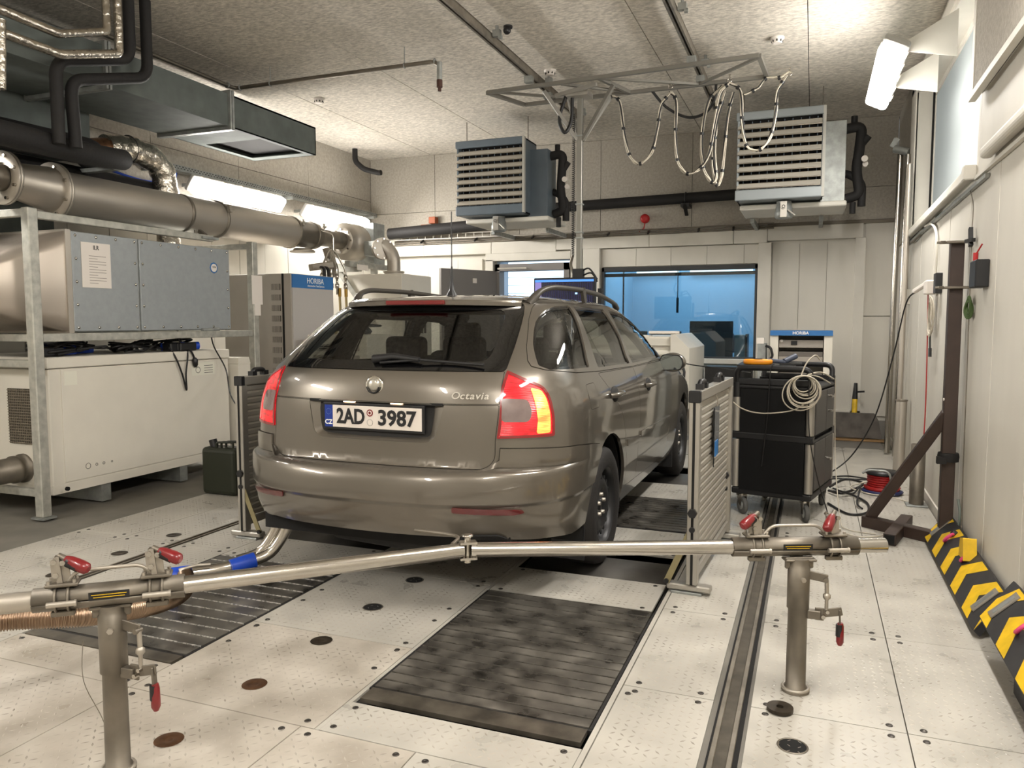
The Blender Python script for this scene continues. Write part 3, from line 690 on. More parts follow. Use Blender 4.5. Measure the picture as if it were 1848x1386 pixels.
bf = lambda s, z: .011*np.clip((z-.500)/.016,0,1)
panel('rear_bumper', M_car, O_bump, rim=.03, offf=bf, zl=sorted(ZL+[.495,.500,.504,.508,.512,.516,.52,.645,.655]))
panel('window_surround', M_car, O_dlo, [O_q, O_rd, O_fd], mirror=True, rim=.02, off=.002)
panel('rear_door', M_car, O_rdoor, mirror=True)
panel('front_door', M_car, O_fdoor, mirror=True)
panel('fuel_flap', M_car, O_fuel, gap=.002, rim=.008); panel('fuel_flap', M_car, neg(O_fuel), gap=.002, rim=.008)
# glazing
fr = rnd(sym([(.560,1.128),(.615,1.368)]), .05)
panel('rear_glass_border', M_frit, O_glass, [fr], off=-.002, rim=.004, gap=0)
panel('rear_glass', G_rear, fr, off=-.004, rim=0, gap=-.003)
for nm, O in (('quarter_glass',O_q),('rear_door_glass',O_rd),('front_door_glass',O_fd)):
    panel(nm+'_seal', M_frit, inset(O,-.003), [inset(dens(O,.03),.012)], off=-.006, rim=.006, gap=0, mirror=True)
    panel(nm, G_side, inset(dens(O,.03),.010), off=-.009, rim=0, gap=0, mirror=True)
panel('windscreen', G_side, O_ws, off=-.004, rim=0, gap=-.004, mirror=True)
mb = MB(); 
for sg in (1,-1):
    q = [(sy(y,z),z) for y,z in ((1.20,1.395),(1.215,1.395),(1.235,1.06),(1.215,1.06))]; 
    mb.add([Vector(v)*1+Vector((CX,CY,0)) for v in (S(np.array([a for a,b in q])*sg,np.array([b for a,b in q]))+NRM(np.array([a for a,b in q])*sg,np.array([b for a,b in q]))*-.003)], [(0,1,2,3)])
build(mb,'window_divider',M_frit,car)
# dark liner behind gaps; inner trim
hl = [inset(O_glass,.03)]+mir([inset(dens(O,.03),.004) for O in (O_q,O_rd,O_fd)])+mir([O_wsh, grow(A_r,.01), grow(A_f,.01)])
panel('inner_liner', M_carin, [(-SE,.38),(-SE,1.462),(SE,1.462),(SE,.38)], hl, off=-.024, rim=0, gap=0, st=.07)
build(MB().box(CX-.5,CX+.5,CY+.75,CY+2.3,1.418,1.424), 'headliner', M_headl, car)
# doors' rubbing strips, handles
for (ya,yb) in ((1.475,1.838),(1.856,2.93)):
    panel('rubbing_strip', M_car, SYP([(ya,.585),(yb,.565),(yb,.600),(ya,.622)]), off=.009, rim=.010, gap=0, mirror=True)
for yh, zh in ((1.22,.905),(2.14,.89)):
    for sg in (1,-1):
        q = S(sy(yh,zh)*sg, zh); q = Vector(q)+Vector((CX,CY,0)); xo = sg
        d = build(MB().sphere((q.x-.008*xo,q.y,q.z),1,16,8,(.022,.085,.048)), 'handle_cup', M_carin, car)
        build(MB().tube(spline([(q.x,q.y-.10,q.z+.004),(q.x+.030*xo,q.y-.07,q.z+.007),(q.x+.036*xo,q.y,q.z+.010),(q.x+.030*xo,q.y+.07,q.z+.008),(q.x,q.y+.10,q.z+.006)],4), .015, 10), 'door_handle', M_car, car)
# tail lamps
def inner(poly, d): return inset(dens(poly,.03), d)
for sg in (1,-1):
    f = (lambda p: p) if sg == 1 else neg
    lm = panel('tail_light', M_lens, f(O_light), off=.004, rim=.02)[0]
    Ocl = rnd([(.600,.866),(.722,.865),(.738,.905),(.728,.962),(.612,.968)], .02)
    Oam = rnd([(.752,.812),(.818,.814),(.822,.89),(.816,.965),(.800,1.0),(.752,1.012),(.758,.955),(.762,.87)], .012)
    for nm, O, m, of in (('reverse_lens',Ocl,M_lensp,.0075),('bulb_lens',Oam,M_lensa,.0065) if sg == 1 else ('bulb_lens',Oam,mat('lit_pink_lens', rgb(200,50,50), .2, coat=1, emit=(1,.10,.10), es=.7),.0065)):
        panel(nm, m, f(O), off=of, rim=.003, gap=0, st=.02)
    ring = dens(O_light,.03); panel('lamp_rim', M_lensd, f(grow(ring,.001)), [f(inset(ring,.011))], off=.007, rim=.004, gap=0)
    panel('reflector', M_refl, f(rnd([(.455,.482),(.70,.467),(.742,.474),(.732,.490),(.455,.506)], .008)), off=.009, rim=.006, gap=0)
# plate, lamps, badge
def rp(x, z, o=0):          # point on the tailgate seen from behind
    s = float(np.interp(abs(x), S(np.linspace(0,L1,200),np.full(200,z))[:,0], np.linspace(0,L1,200)))*np.sign(x)
    return Vector(S(s,z)+NRM(s,z)*o)+Vector((CX,CY,0))
pc = rp(0,.865,-.014)
pl = build(MB().box(CX-.268,CX+.268,pc.y-.006,pc.y+.012,.803,.932), 'number_plate_holder', M_blackp, car, bevel=.004, seg=2)
build(MB().box(CX-.214,CX+.255,pc.y-.009,pc.y,.816,.919), 'number_plate', mat('plate_white', rgb(222,214,206), .35), car, bevel=.001)
build(MB().box(CX-.257,CX-.214,pc.y-.009,pc.y,.816,.919), 'plate_euro_band', mat('euro_blue', rgb(22,52,140), .35), car)
text_mesh('2AD', .097, M_blacktxt, car, (CX-.115,pc.y-.0105,.866), (PI/2,0,0), 'plate_lettering', sx=.82, bold=.0028)
text_mesh('3987', .097, M_blacktxt, car, (CX+.128,pc.y-.0105,.866), (PI/2,0,0), 'plate_lettering', sx=1.02, bold=.0028)
text_mesh('CZ', .030, M_whitetxt, car, (CX-.2355,pc.y-.0105,.838), (PI/2,0,0), 'plate_lettering', bold=.0006)
mb = MB()
for k in range(12): mb.cyl((CX-.2355+.013*math.sin(k*PI/6),pc.y-.0105,.888+.013*math.cos(k*PI/6)),(CX-.2355+.013*math.sin(k*PI/6),pc.y-.009,.888+.013*math.cos(k*PI/6)),.0018,seg=5)
build(mb,'star_ring',mat('star_pale', rgb(90,120,170),.4),car)
build(MB().cyl((CX-.012,pc.y-.0108,.889),(CX-.012,pc.y-.009,.889),.0165), 'inspection_sticker', M_red, car)
build(MB().torus((CX-.012,pc.y-.0105,.889),(0,1,0),.009,.0025,16,6), 'sticker_ring', M_paper, car)
build(MB().torus((CX-.012,pc.y-.0095,.845),(0,1,0),.015,.0012,20,6), 'emblem_ring', mat('pale_grey', rgb(170,165,158),.5), car)
for x in (-.125,.125):
    build(MB().box(CX+x-.028,CX+x+.028,pc.y-.010,pc.y+.012,.934,.939), 'plate_lamp', mat('plate_lamp_glow', (1,.7,.45), .4, emit=(1,.62,.34), es=5), car)
build(MB().box(CX-.35,CX+.35,pc.y+.006,pc.y+.03,.932,.945), 'handle_strip', M_seam, car)
e = rp(0,1.012,.002)
build(MB().lathe((e.x,e.y+.006,e.z),(0,-1,.12),[(0,.046),(.006,.046),(.008,.042),(.0075,.038),(.006,.036)],32), 'badge_ring', M_chrome, car)
build(MB().lathe((e.x,e.y+.002,e.z+.006),(0,-1,.12),[(0,.030),(.010,.028),(.013,.018),(.014,.0)],28), 'badge_disc', mat('satin_badge', rgb(190,186,176), .25, metal=.7), car)
mb = MB(); mb.tube([(e.x+.033*math.cos(a),e.y-.010,e.z+.002+.033*math.sin(a)) for a in np.linspace(math.radians(190),math.radians(350),16)], .0042, 6); build(mb,'badge_crescent',M_blacktxt,car)
M_bl = mat('bright_letter', rgb(205,200,190), .3, metal=.3); xx = .385
for ch, wd in zip('Octavia', (.036,.024,.020,.024,.023,.014,.024)):
    q = rp(xx+wd/2,.978,.003); q2 = rp(xx+wd/2+.01,.978,.003)
    text_mesh(ch, .044, M_bl, car, (q.x,q.y,q.z), (PI/2-.12,0,math.atan2(q2.y-q.y,q2.x-q.x)), 'model_letter', ext=.0015, sx=1.15, shear=.25, bold=.0004); xx += wd
# spoiler lip with high brake light
xs_ = np.linspace(-.725,.725,81); rows = []
for s_ in xs_:
    t = abs(s_)/.725; base = S(s_,1.40); k = 1-.35*t**4
    x = base[0]*1.0; y = base[1]
    rt = S(s_,1.438)
    rows.append([(rt[0],rt[1]+.02,1.4385),(x*1.0,y+.02,1.432-.004*t**2),(x,y-.055*k,1.419-.008*t**2),(x,y-.062*k,1.412-.01*t**2),(x,y-.058*k,1.392-.008*t**2),(x,y-.02*k,1.386-.004*t**2),(x,y+.01,1.388)])
V = [Vector(p)+Vector((CX,CY,0)) for r_ in rows for p in r_]; m_ = 7
F = [(i*m_+j,i*m_+j+1,(i+1)*m_+j+1,(i+1)*m_+j) for i in range(len(rows)-1) for j in range(m_-1)]
F += [tuple(range(m_)), tuple((len(rows)-1)*m_+j for j in range(m_))[::-1]]
mb = MB(); mb.add(V,F,False); build(mb,'spoiler',M_car,car)
yb = S(0,1.40)[1]+CY-.064
build(MB().box(CX-.165,CX+.165,yb-.006,yb+.03,1.392,1.414), 'high_brake_light', mat('dim_red_lens', rgb(100,8,12), .15, coat=1, emit=(1,.02,.03), es=.02), car, bevel=.004, seg=2)
# rear wiper
a = rp(-.045,1.122,.012); b = rp(.06,1.13,.02); c = rp(.20,1.118,.02); d_ = rp(.50,1.102,.016)
build(MB().tube([a,b,c],.011,8,rf=lambda t:.022-.010*t), 'wiper_arm', M_blackp, car)
build(MB().tube([rp(.0,1.108,.012),c,d_],.007,6), 'wiper_blade', M_blackp, car)
# roof rails
for sg in (1,-1):
    rr = build(MB().tube([(CX+sg*x,CY+y,z) for x,y,z in bend([(.515,.80,1.390),(.545,.90,1.468),(.567,1.04,1.492),(.578,1.5,1.497),(.575,2.0,1.480),(.566,2.42,1.438),(.562,2.52,1.400)],.14,5)],.017,10,rf=lambda t:.015+.010*max(0,1-t*7)+.008*max(0,1-(1-t)*9)), 'roof_rail', mat('rail_grey', rgb(74,70,64), .4, metal=.4), car)
    build(MB().bar((CX+sg*.583,CY+1.62,1.418),(CX+sg*.583,CY+1.57,1.50),.05,.02,up=(1,0,0)), 'rail_foot', MATS['rail_grey'], car)
# antenna
ab = Vector((CX,CY+.98,1.452))
build(MB().lathe(ab,(0,0,1),[(-.01,.034),(.0,.032),(.03,.014),(.08,.008),(.16,.005)],12), 'antenna_base', M_blackp, car)
build(MB().tube([ab+Vector((0,0,z)) for z in np.linspace(.15,.46,12)],.0028,6), 'antenna', M_blackp, car)
# mirrors
for sg in (1,-1):
    mc = Vector((CX+sg*.918,CY+2.82,1.006))
    build(MB().sphere(mc+Vector((0,.012,0)),1,24,14,(.098,.060,.072)), 'wing_mirror', M_car, car)
    mp = rnd([(-.072,-.052),(.070,-.046),(.082,.01),(.058,.052),(-.062,.056),(-.082,.01)],.026,5)
    build(MB().prism([(u*1.10,v*1.12) for u,v in mp], lambda u,v,tt:(mc.x+sg*u,mc.y-.052-.012*tt,mc.z+v), True), 'mirror_rim', M_blackp, car)
    build(MB().prism(mp, lambda u,v,tt:(mc.x+sg*u,mc.y-.064-.004*tt+.02*u,mc.z+v)), 'mirror_glass', mat('mirror_glass', rgb(150,158,160), .02, metal=1), car)
    build(MB().bar(mc+Vector((-sg*.09,.01,-.04)),(CX+sg*.82,CY+2.86,1.01),.07,.045), 'mirror_foot', M_blackp, car, bevel=.01)
    q = SYP([(2.70,1.045),(2.90,1.045),(2.82,1.095),(2.76,1.115)]); panel('mirror_triangle', M_blackp, [(a*sg,b) for a,b in q], off=.006, rim=.008, gap=0)
# wheels
def wheel(x, y, sg, lab=None):
    w_ = build(MB().lathe((CX+x-.0975,CY+y,.32),(1,0,0),[(.012,.205),(.0,.235),(.003,.28),(.02,.308),(.045,.317),(.0975,.319),(.15,.317),(.175,.308),(.192,.28),(.195,.235),(.183,.205)],48,caps=False), 'wheel', M_tyre, car)
    xo = CX+x+sg*.0975
    mb = MB(); mb.lathe((xo-sg*.012,CY+y,.32),(-sg,0,0),[(0,.206),(.004,.203),(.010,.196),(.03,.190),(.05,.186),(.06,.178)],40,caps=False)
    build(mb,'rim_lip',M_steelw,w_)
    # pressed steel disc with slots
    n = 48; vs = []; fs = []
    prof = [(.062,.180),(.055,.172),(.040,.150),(.030,.128),(.030,.100),(.045,.080),(.048,.05),(.050,.0)]
    mb = MB(); mb.lathe((xo,CY+y,.32),(-sg,0,0),prof,40); build(mb,'steel_disc',M_steelw,w_)
    for k in range(16):
        a = 2*PI*k/16; p = Vector((xo-sg*.036,CY+y+.150*math.cos(a),.32+.150*math.sin(a)))
        build(MB().lathe(p,(sg,0,0),[(-.004,.013),(.001,.013),(.0015,.010)],8), 'vent_slot', M_hole, w_)
    for k in range(5):
        a = 2*PI*k/5+.3; p = Vector((xo-sg*.046,CY+y+.056*math.cos(a),.32+.056*math.sin(a)))
        build(MB().lathe(p,(sg,0,0),[(0,.012),(.018,.011),(.020,.007)],6), 'wheel_bolt', M_ss, w_)
    build(MB().lathe((xo-sg*.05,CY+y,.32),(sg,0,0),[(0,.032),(.012,.030),(.014,.02)],20), 'hub', M_blackp, w_)
for x, sg in ((.775,1),(-.775,-1)):
    for y in (1.085,3.663): wheel(x, y, sg)
for sg in (1,-1):
    for yc in (1.085,3.663):
        mb = MB(); R = .40; n = 24; vs = []
        for k in range(n+1):
            a = PI*k/n*1.16-.08*PI; 
            for xx in (.55,.845): vs.append((CX+sg*xx,CY+yc+R*math.cos(a),.32+R*math.sin(a)))
        mb.add(vs,[(2*k,2*k+1,2*k+3,2*k+2) for k in range(n)],True)
        mb.add([(CX+sg*.55,CY+yc+R*math.cos(a),.32+R*math.sin(a)) for a in np.linspace(-.08*PI,1.08*PI,24)],[tuple(range(24))])
        build(mb,'wheel_well',M_seam,car)
    build(MB().box(CX+sg*.765-.085,CX+sg*.765+.085,CY+.70,CY+.712,.125,.42), 'mud_flap', M_blackp, car)
    build(MB().box(CX+sg*.765-.085,CX+sg*.765+.085,CY+3.265,CY+3.275,.14,.34), 'mud_flap', M_blackp, car)
mb = MB().box(CX-.60,CX+.60,CY+.55,CY+4.2,.19,.30).box(CX-.80,CX+.80,CY+1.50,CY+3.22,.22,.30).box(CX-.66,CX+.66,CY+.18,CY+.62,.28,.36)
build(mb,'underbody',M_seam,car)
build(MB().cyl((CX+.40,CY+.25,.285),(CX-.30,CY+.30,.30),.07), 'silencer', M_carin, car)
build(MB().cyl((CX+.48,CY+.12,.335),(CX+.50,CY+.5,.32),.03,caps=False), 'tow_tube', M_seam, car)
panel('exhaust_cutout', M_seam, rnd([(.485,.362),(.505,.382),(.64,.380),(.68,.358)],.008), off=.013, rim=.01, gap=0)
# interior
def seat(x, y, wd, name='seat', hz=1.17):
    st_ = build(MB().box(CX+x-wd/2,CX+x+wd/2,CY+y+.05,CY+y+.55,.40,.58), name, M_cloth, car, bevel=.04, seg=2)
    mb = MB(); mb.M = Matrix.Translation((CX+x,CY+y,.52)) @ Matrix.Rotation(math.radians(14),4,'X'); mb.box(-wd/2,wd/2,-.06,.06,0,.60); build(mb,'backrest',M_cloth,st_,bevel=.04,seg=2)
    for hx in ((0,) if wd < .8 else (-.38,.0,.38)):
        build(MB().box(CX+x+hx-.13,CX+x+hx+.13,CY+y-.20,CY+y-.11,hz-.06,hz+.12), 'headrest', M_cloth, st_, bevel=.035, seg=3)
        build(MB().cyl((CX+x+hx-.04,CY+y-.15,hz-.12),(CX+x+hx-.04,CY+y-.15,hz),.006).cyl((CX+x+hx+.04,CY+y-.15,hz-.12),(CX+x+hx+.04,CY+y-.15,hz),.006), 'headrest_post', M_ss, st_)
seat(0,1.30,1.26,'rear_bench',1.10); seat(-.36,2.05,.50,'front_seat',1.18); seat(.36,2.05,.50,'front_seat',1.18)
build(MB().box(CX-.62,CX+.62,CY+.35,CY+1.15,.55,.60), 'boot_floor', M_carin, car)
build(MB().box(CX-.70,CX+.70,CY+2.85,CY+3.15,.75,.98), 'dashboard', M_carin, car, bevel=.05, seg=2)
build(MB().torus((CX-.36,CY+2.75,.98),(0,-1,.4),.18,.014,28,8), 'steering_wheel', M_blackp, car)

# inner pillar trims seen through the glass
def trim_in(outl, holes, nm='pillar_trim'): panel(nm, M_carin, outl, holes, off=-.045, rim=.03, gap=0, mirror=True)
trim_in([(.72,1.08),(.75,1.40)]+SYP([(1.12,1.43),(2.4,1.40),(2.95,1.08),(1.9,1.02),(.95,1.02)]), [inset(dens(O_q,.03),.030),inset(dens(O_rd,.03),.022),inset(dens(O_fd,.03),.022)])
# ------------------------------------------------------------------ clamp stands and bar in the foreground
def clamp_stand(bx, by, zc, A, B, lab, hdirs):
    t = thing('clamp_stand', lab, 'stand', (bx,by,0))
    build(MB().lathe((bx,by,.001),(0,0,1),[(0,.048),(.012,.047),(.018,.034),(.30,.0325),(.302,.0375),(zc-.065,.0375),(zc-.062,.034),(zc-.035,.034)],32), 'post', M_ssdark, t)
    build(MB().torus((bx,by,.012),(0,0,1),.043,.006,28,8), 'post_flange', M_ss, t)
    A = Vector(A); B = Vector(B); d = (B-A).normalized(); n = Vector((d.y,-d.x,0)); L = (B-A).length   # n points to the viewer
    up = Vector((0,0,1)); C = (A+B)/2
    def shell(a0, a1, r0, r1, nm):
        vs = []; K = 14
        for p in (A,B):
            for rr in (r0,r1):
                for k in range(K+1):
                    a = a0+(a1-a0)*k/K; vs.append(p+n*rr*math.cos(a)+up*rr*math.sin(a))
        m = K+1; fs = []
        for k in range(K): fs += [(k+m,k+m+1,3*m+k+1,3*m+k),(k,2*m+k,2*m+k+1,k+1),(k,k+1,m+k+1,m+k),(2*m+k,3*m+k,3*m+k+1,2*m+k+1)]
        fs += [(0,m,3*m,2*m),(K,2*m+K,3*m+K,m+K)]
        mb = MB(); mb.add(vs,fs,True); o = build(mb,nm,M_ssdark,t); return o
    shell(math.radians(-4),math.radians(184),.0285,.0335,'upper_shell'); shell(math.radians(-176),math.radians(-11),.0285,.0335,'lower_shell')
    # saddle on the post head
    build(MB().bar(Vector((bx,by,zc-.050))-d*.05,Vector((bx,by,zc-.050))+d*.05,.012,.04).bar(Vector((bx,by,zc-.038))-d*.055,Vector((bx,by,zc-.038))+d*.055,.045,.010), 'saddle', M_ssdark, t, bevel=.003)
    b0 = Vector((bx,by,zc-.10)); build(MB().cyl(b0+n*.036,b0+n*.046,.009,seg=6), 'saddle_bolt', M_ss, t)
    # carrying handle
    h = [C-d*.12+up*.030, C-d*.085+up*.075, C+d*.085+up*.075, C+d*.12+up*.030]
    build(MB().tube(bend(h,.025,5),.0055,10), 'carry_handle', M_ss, t)
    pc = C+n*.0338+up*.006
    build(MB().bar(pc-d*.052,pc+d*.052,.002,.022), 'name_plate', M_blackp, t)
    build(MB().bar(pc+n*.001-d*.045+up*.003,pc+n*.001+d*.045+up*.003,.002,.0018).bar(pc+n*.001-d*.040-up*.004,pc+n*.001+d*.040-up*.004,.002,.0018), 'plate_print', M_yellow, t)
    for k, (f, hv) in enumerate(zip((.19,.81), hdirs)):
        P = A+(B-A)*f
        for q in (-.016,.016):
            build(MB().torus(P+d*q,d,.0365,.0042,24,6), 'strap_ring', M_ssdark, t)
        build(MB().bar(P-d*.03-up*.040+n*.01,P+d*.03-up*.040+n*.01,.018,.016), 'hinge_block', M_ssdark, t, bevel=.003)
        build(MB().cyl(P-d*.034+n*.042-up*.004,P+d*.034+n*.042-up*.004,.008).cyl(P+d*.034+n*.042-up*.004,P+d*.040+n*.042-up*.004,.010,seg=6), 'hinge_pin', M_ss, t)
        T = P+up*.042
        build(MB().bar(T-d*.042,T+d*.042,.052,.010), 'clamp_plate', M_ssdark, t, bevel=.003)
        for s1 in (-1,1):
            for s2 in (-1,1): build(MB().cyl(T+d*.032*s1+n*.018*s2+up*.004,T+d*.032*s1+n*.018*s2+up*.014,.0055,seg=6), 'clamp_screw', M_ss, t)
        u2 = T+up*.075
        build(MB().bar(T-d*.014,T-d*.018+up*.07,.006,.022,up=d).bar(T+d*.012,T+d*.006+up*.065,.006,.020,up=d).bar(T-d*.004+n*.012,T-d*.012+up*.078+n*.01,.005,.014,up=d).bar(T+n*-.012,T-d*.006+up*.07-n*.012,.005,.014,up=d), 'toggle_link', M_ss, t)
        for q in ((-.016,.068),(.006,.064),(-.012,.03)):
            c0 = T+d*q[0]+up*q[1]; build(MB().cyl(c0-n*.022,c0+n*.022,.0045,seg=8).cyl(c0+n*.020,c0+n*.026,.008,seg=6).cyl(c0-n*.026,c0-n*.020,.008,seg=6), 'toggle_pin', M_sspol, t)
        hv = Vector(hv); e = u2+hv*.085
        build(MB().tube([u2-hv*.01,u2+hv*.025],.009,8), 'lever', M_ssdark, t)
        build(MB().tube([u2+hv*x for x in (.015,.03,.05,.07,.085,.092)],.015,10,rf=lambda v:(.011,.015,.017,.018,.017,.010)[min(5,int(v*5.01))]), 'lever_grip', M_red, t)
        build(MB().tube([u2+hv*x-up*.004 for x in (.022,.04,.06)],.0165,10), 'grip_inlay', M_blackp, t)
    # side toggle on the post
    r = Vector((math.cos(math.radians(5)),math.sin(math.radians(5)),0)); q = Vector((bx,by,0)); fw_ = Vector((0,-1,0))
    zz = zc-.515
    build(MB().bar(q+r*.03+up*(.425+zz),q+r*.095+up*(.415+zz),.007,.030).cyl(q+r*.09+up*(.412+zz)-fw_*.01,q+r*.09+up*(.412+zz)+fw_*.014,.008), 'side_arm', M_ssdark, t, bevel=.002)
    build(MB().tube([q+r*.092+up*(.41+zz),q+r*.094+up*(.36+zz)],.007,8).lathe(q+r*.094+up*(.365+zz),(0,0,-1),[(0,.006),(.006,.013),(.018,.013),(.026,.006),(.06,.006)],8), 'tie_rod', M_ss, t)
    build(MB().bar(q+r*.03+up*(.285+zz),q+r*.075+up*(.285+zz),.026,.030).bar(q+r*.072+up*(.265+zz),q+r*.072+up*(.31+zz),.03,.008).bar(q+r*.08+up*(.29+zz),q+r*.145+up*(.305+zz),.006,.030).bar(q+r*.137+up*(.31+zz),q+r*.14+up*(.25+zz),.006,.018,up=fw_), 'side_clamp', M_ssdark, t, bevel=.002)
    build(MB().cyl(q+r*.085+up*(.282+zz)-fw_*.016,q+r*.085+up*(.282+zz)+fw_*.018,.007).cyl(q+r*.098+up*(.30+zz)-fw_*.014,q+r*.098+up*(.30+zz)+fw_*.016,.006), 'clamp_pin', M_sspol, t)
    build(MB().tube([q+r*.141+up*(z+zz) for z in (.262,.25,.22,.195,.182)],.012,10,rf=lambda v:(.009,.012,.013,.013,.007)[min(4,int(v*4.01))]), 'side_grip', M_red, t)
    build(MB().tube([q+r*.141+up*(z+zz)+fw_*.002-r*.003 for z in (.258,.235,.215)],.0118,8), 'grip_inlay', M_blackp, t)
    return t
S1 = clamp_stand(-.02,2.84,.515,(-.243,2.775,.515),(.167,2.953,.515),'steel clamp post at right holding the end of the bar, two red toggle levers',
    [(-.45,-.75,-.35),(-.25,-.85,-.45)])
S2 = clamp_stand(-1.855,1.60,.535,(-1.997,1.47,.535),(-1.70,1.72,.535),'steel clamp post at lower left over the corrugated hose, red toggle levers',
    [(.86,.2,-.35),(.9,.1,-.28)])
t = thing('pivot_bar','thin stainless bar with a pin joint behind the car, between the two clamp posts','bar',(-1.09,2.39,.5))
J = Vector((-1.09,2.385,.522)); d1 = (Vector((-.243,2.775,.515))-J).normalized()
build(MB().cyl(J+d1*.03,Vector((-.20,2.793,.515)),.0255,seg=28).cyl(J+d1*.014,J+d1*.03,.030,seg=28), 'right_tube', M_sspol, t)
build(MB().cyl(Vector((.13,2.937,.515)),(.262,2.994,.515),.026,seg=28,caps=False).lathe((.262,2.994,.515),d1,[(0,.026),(0,.023),(-.12,.023)],28,caps=False), 'tube_end', M_sspol, t)
d2 = (Vector((-1.72,1.70,.535))-J).normalized()
build(MB().cyl(J+d2*.02,Vector((-1.75,1.68,.535)),.0255,seg=28), 'left_tube', M_sspol, t)
build(MB().cyl((-1.96,1.50,.535),(-2.40,1.13,.535),.028,seg=28), 'far_tube', M_ss, t)
build(MB().cyl(J-Vector((0,0,.045)),J+Vector((0,0,.045)),.011).lathe(J+Vector((0,0,.045)),(0,0,1),[(0,.013),(.003,.020),(.008,.020),(.010,.010)],16).bar(J+d2*.03+Vector((0,0,.027)),J+d1*.03+Vector((0,0,.027)),.035,.008).bar(J+d2*.03-Vector((0,0,.027)),J+d1*.03-Vector((0,0,.027)),.035,.008), 'pin_joint', M_sspol, t)
build(MB().tube(spline([(-1.17,2.43,.52),(-1.19,2.52,.52),(-1.27,2.56,.515),(-1.40,2.58,.51)],5),.007,8), 'pull_pin', M_ssdark, t)
# exhaust adaptor: corrugated hose, blue sleeves, polished pipes
t = thing('exhaust_hose','corrugated bronze exhaust hose running under the left clamp post to the car tailpipe','hose',(-2.4,2.0,0))
pts = spline([(-2.75,1.45,.31),(-2.53,1.75,.30),(-2.36,1.93,.275),(-2.38,2.25,.20),(-2.60,2.62,.10),(-2.80,2.84,.085)],14)
mb = MB(); seg = 14
P = [Vector(p) for p in pts]; acc = [0]
for i in range(1,len(P)): acc.append(acc[-1]+(P[i]-P[i-1]).length)
N = int(acc[-1]/.0023); R = []
import bisect
for k in range(N+1):
    s_ = acc[-1]*k/N; i = min(max(bisect.bisect(acc,s_)-1,0),len(P)-2); f = (s_-acc[i])/max(acc[i+1]-acc[i],1e-9); R.append(P[i].lerp(P[i+1],f))
mb.tube(R,.03,16,rf=lambda v:.036+.0035*math.cos(round(v*N)*PI/2)); build(mb,'corrugated_tube',M_bronze,t)
build(MB().tube(bend([(-2.83,2.83,.085),(-2.80,2.86,.085),(-2.70,2.96,.085),(-2.64,3.06,.09),(-2.60,3.12,.11)],.05),.034,18), 'steel_pipe', M_sspol, t)
for a,b in (((-2.86,2.79,.085),(-2.79,2.87,.085)),((-2.665,3.0,.088),(-2.60,3.10,.105))): build(MB().cyl(a,b,.039,seg=20), 'blue_sleeve', M_bluesleeve, t)
build(MB().tube([(-2.80,2.80,.12),(-2.74,2.85,.135),(-2.70,2.90,.13)],.008,6).cyl((-2.82,2.84,.09),(-2.78,2.80,.12),.012), 'sleeve_clip', M_ss, t)
for k,(dx,dz) in enumerate(((0,0),(-.062,.006))):
    build(MB().tube(bend([(-2.62+dx,3.07,.10),(-2.55+dx,3.16,.12),(-2.50+dx,3.21,.22),(-2.47+dx*.9,3.23,.31)],.09,8),.029,18), 'tail_pipe', M_sspol, t)
    build(MB().cyl((-2.475+dx*.9,3.228,.30),(-2.465+dx*.9,3.235,.335),.033), 'pipe_collar', M_bluesleeve, t)
tag(build(MB().tube(spline([(-2.0,1.62,.36),(-1.98,1.60,.25),(-1.96,1.64,.12),(-1.88,1.62,.02),(-1.82,1.60,.008)],6),.0012,5),'thin_wire',M_ssdark),'thin wire hanging beside the left clamp post','wire')
# loose disc on the floor
tag(build(MB().lathe((-.065,2.665,.004),(0,0,1),[(0,.012),(0,.043),(.012,.043),(.012,.012),(.002,.012)],32,smooth=False,caps=False),'hole_cover',M_covd),'loose dark steel disc lying by the open floor hole','disc')
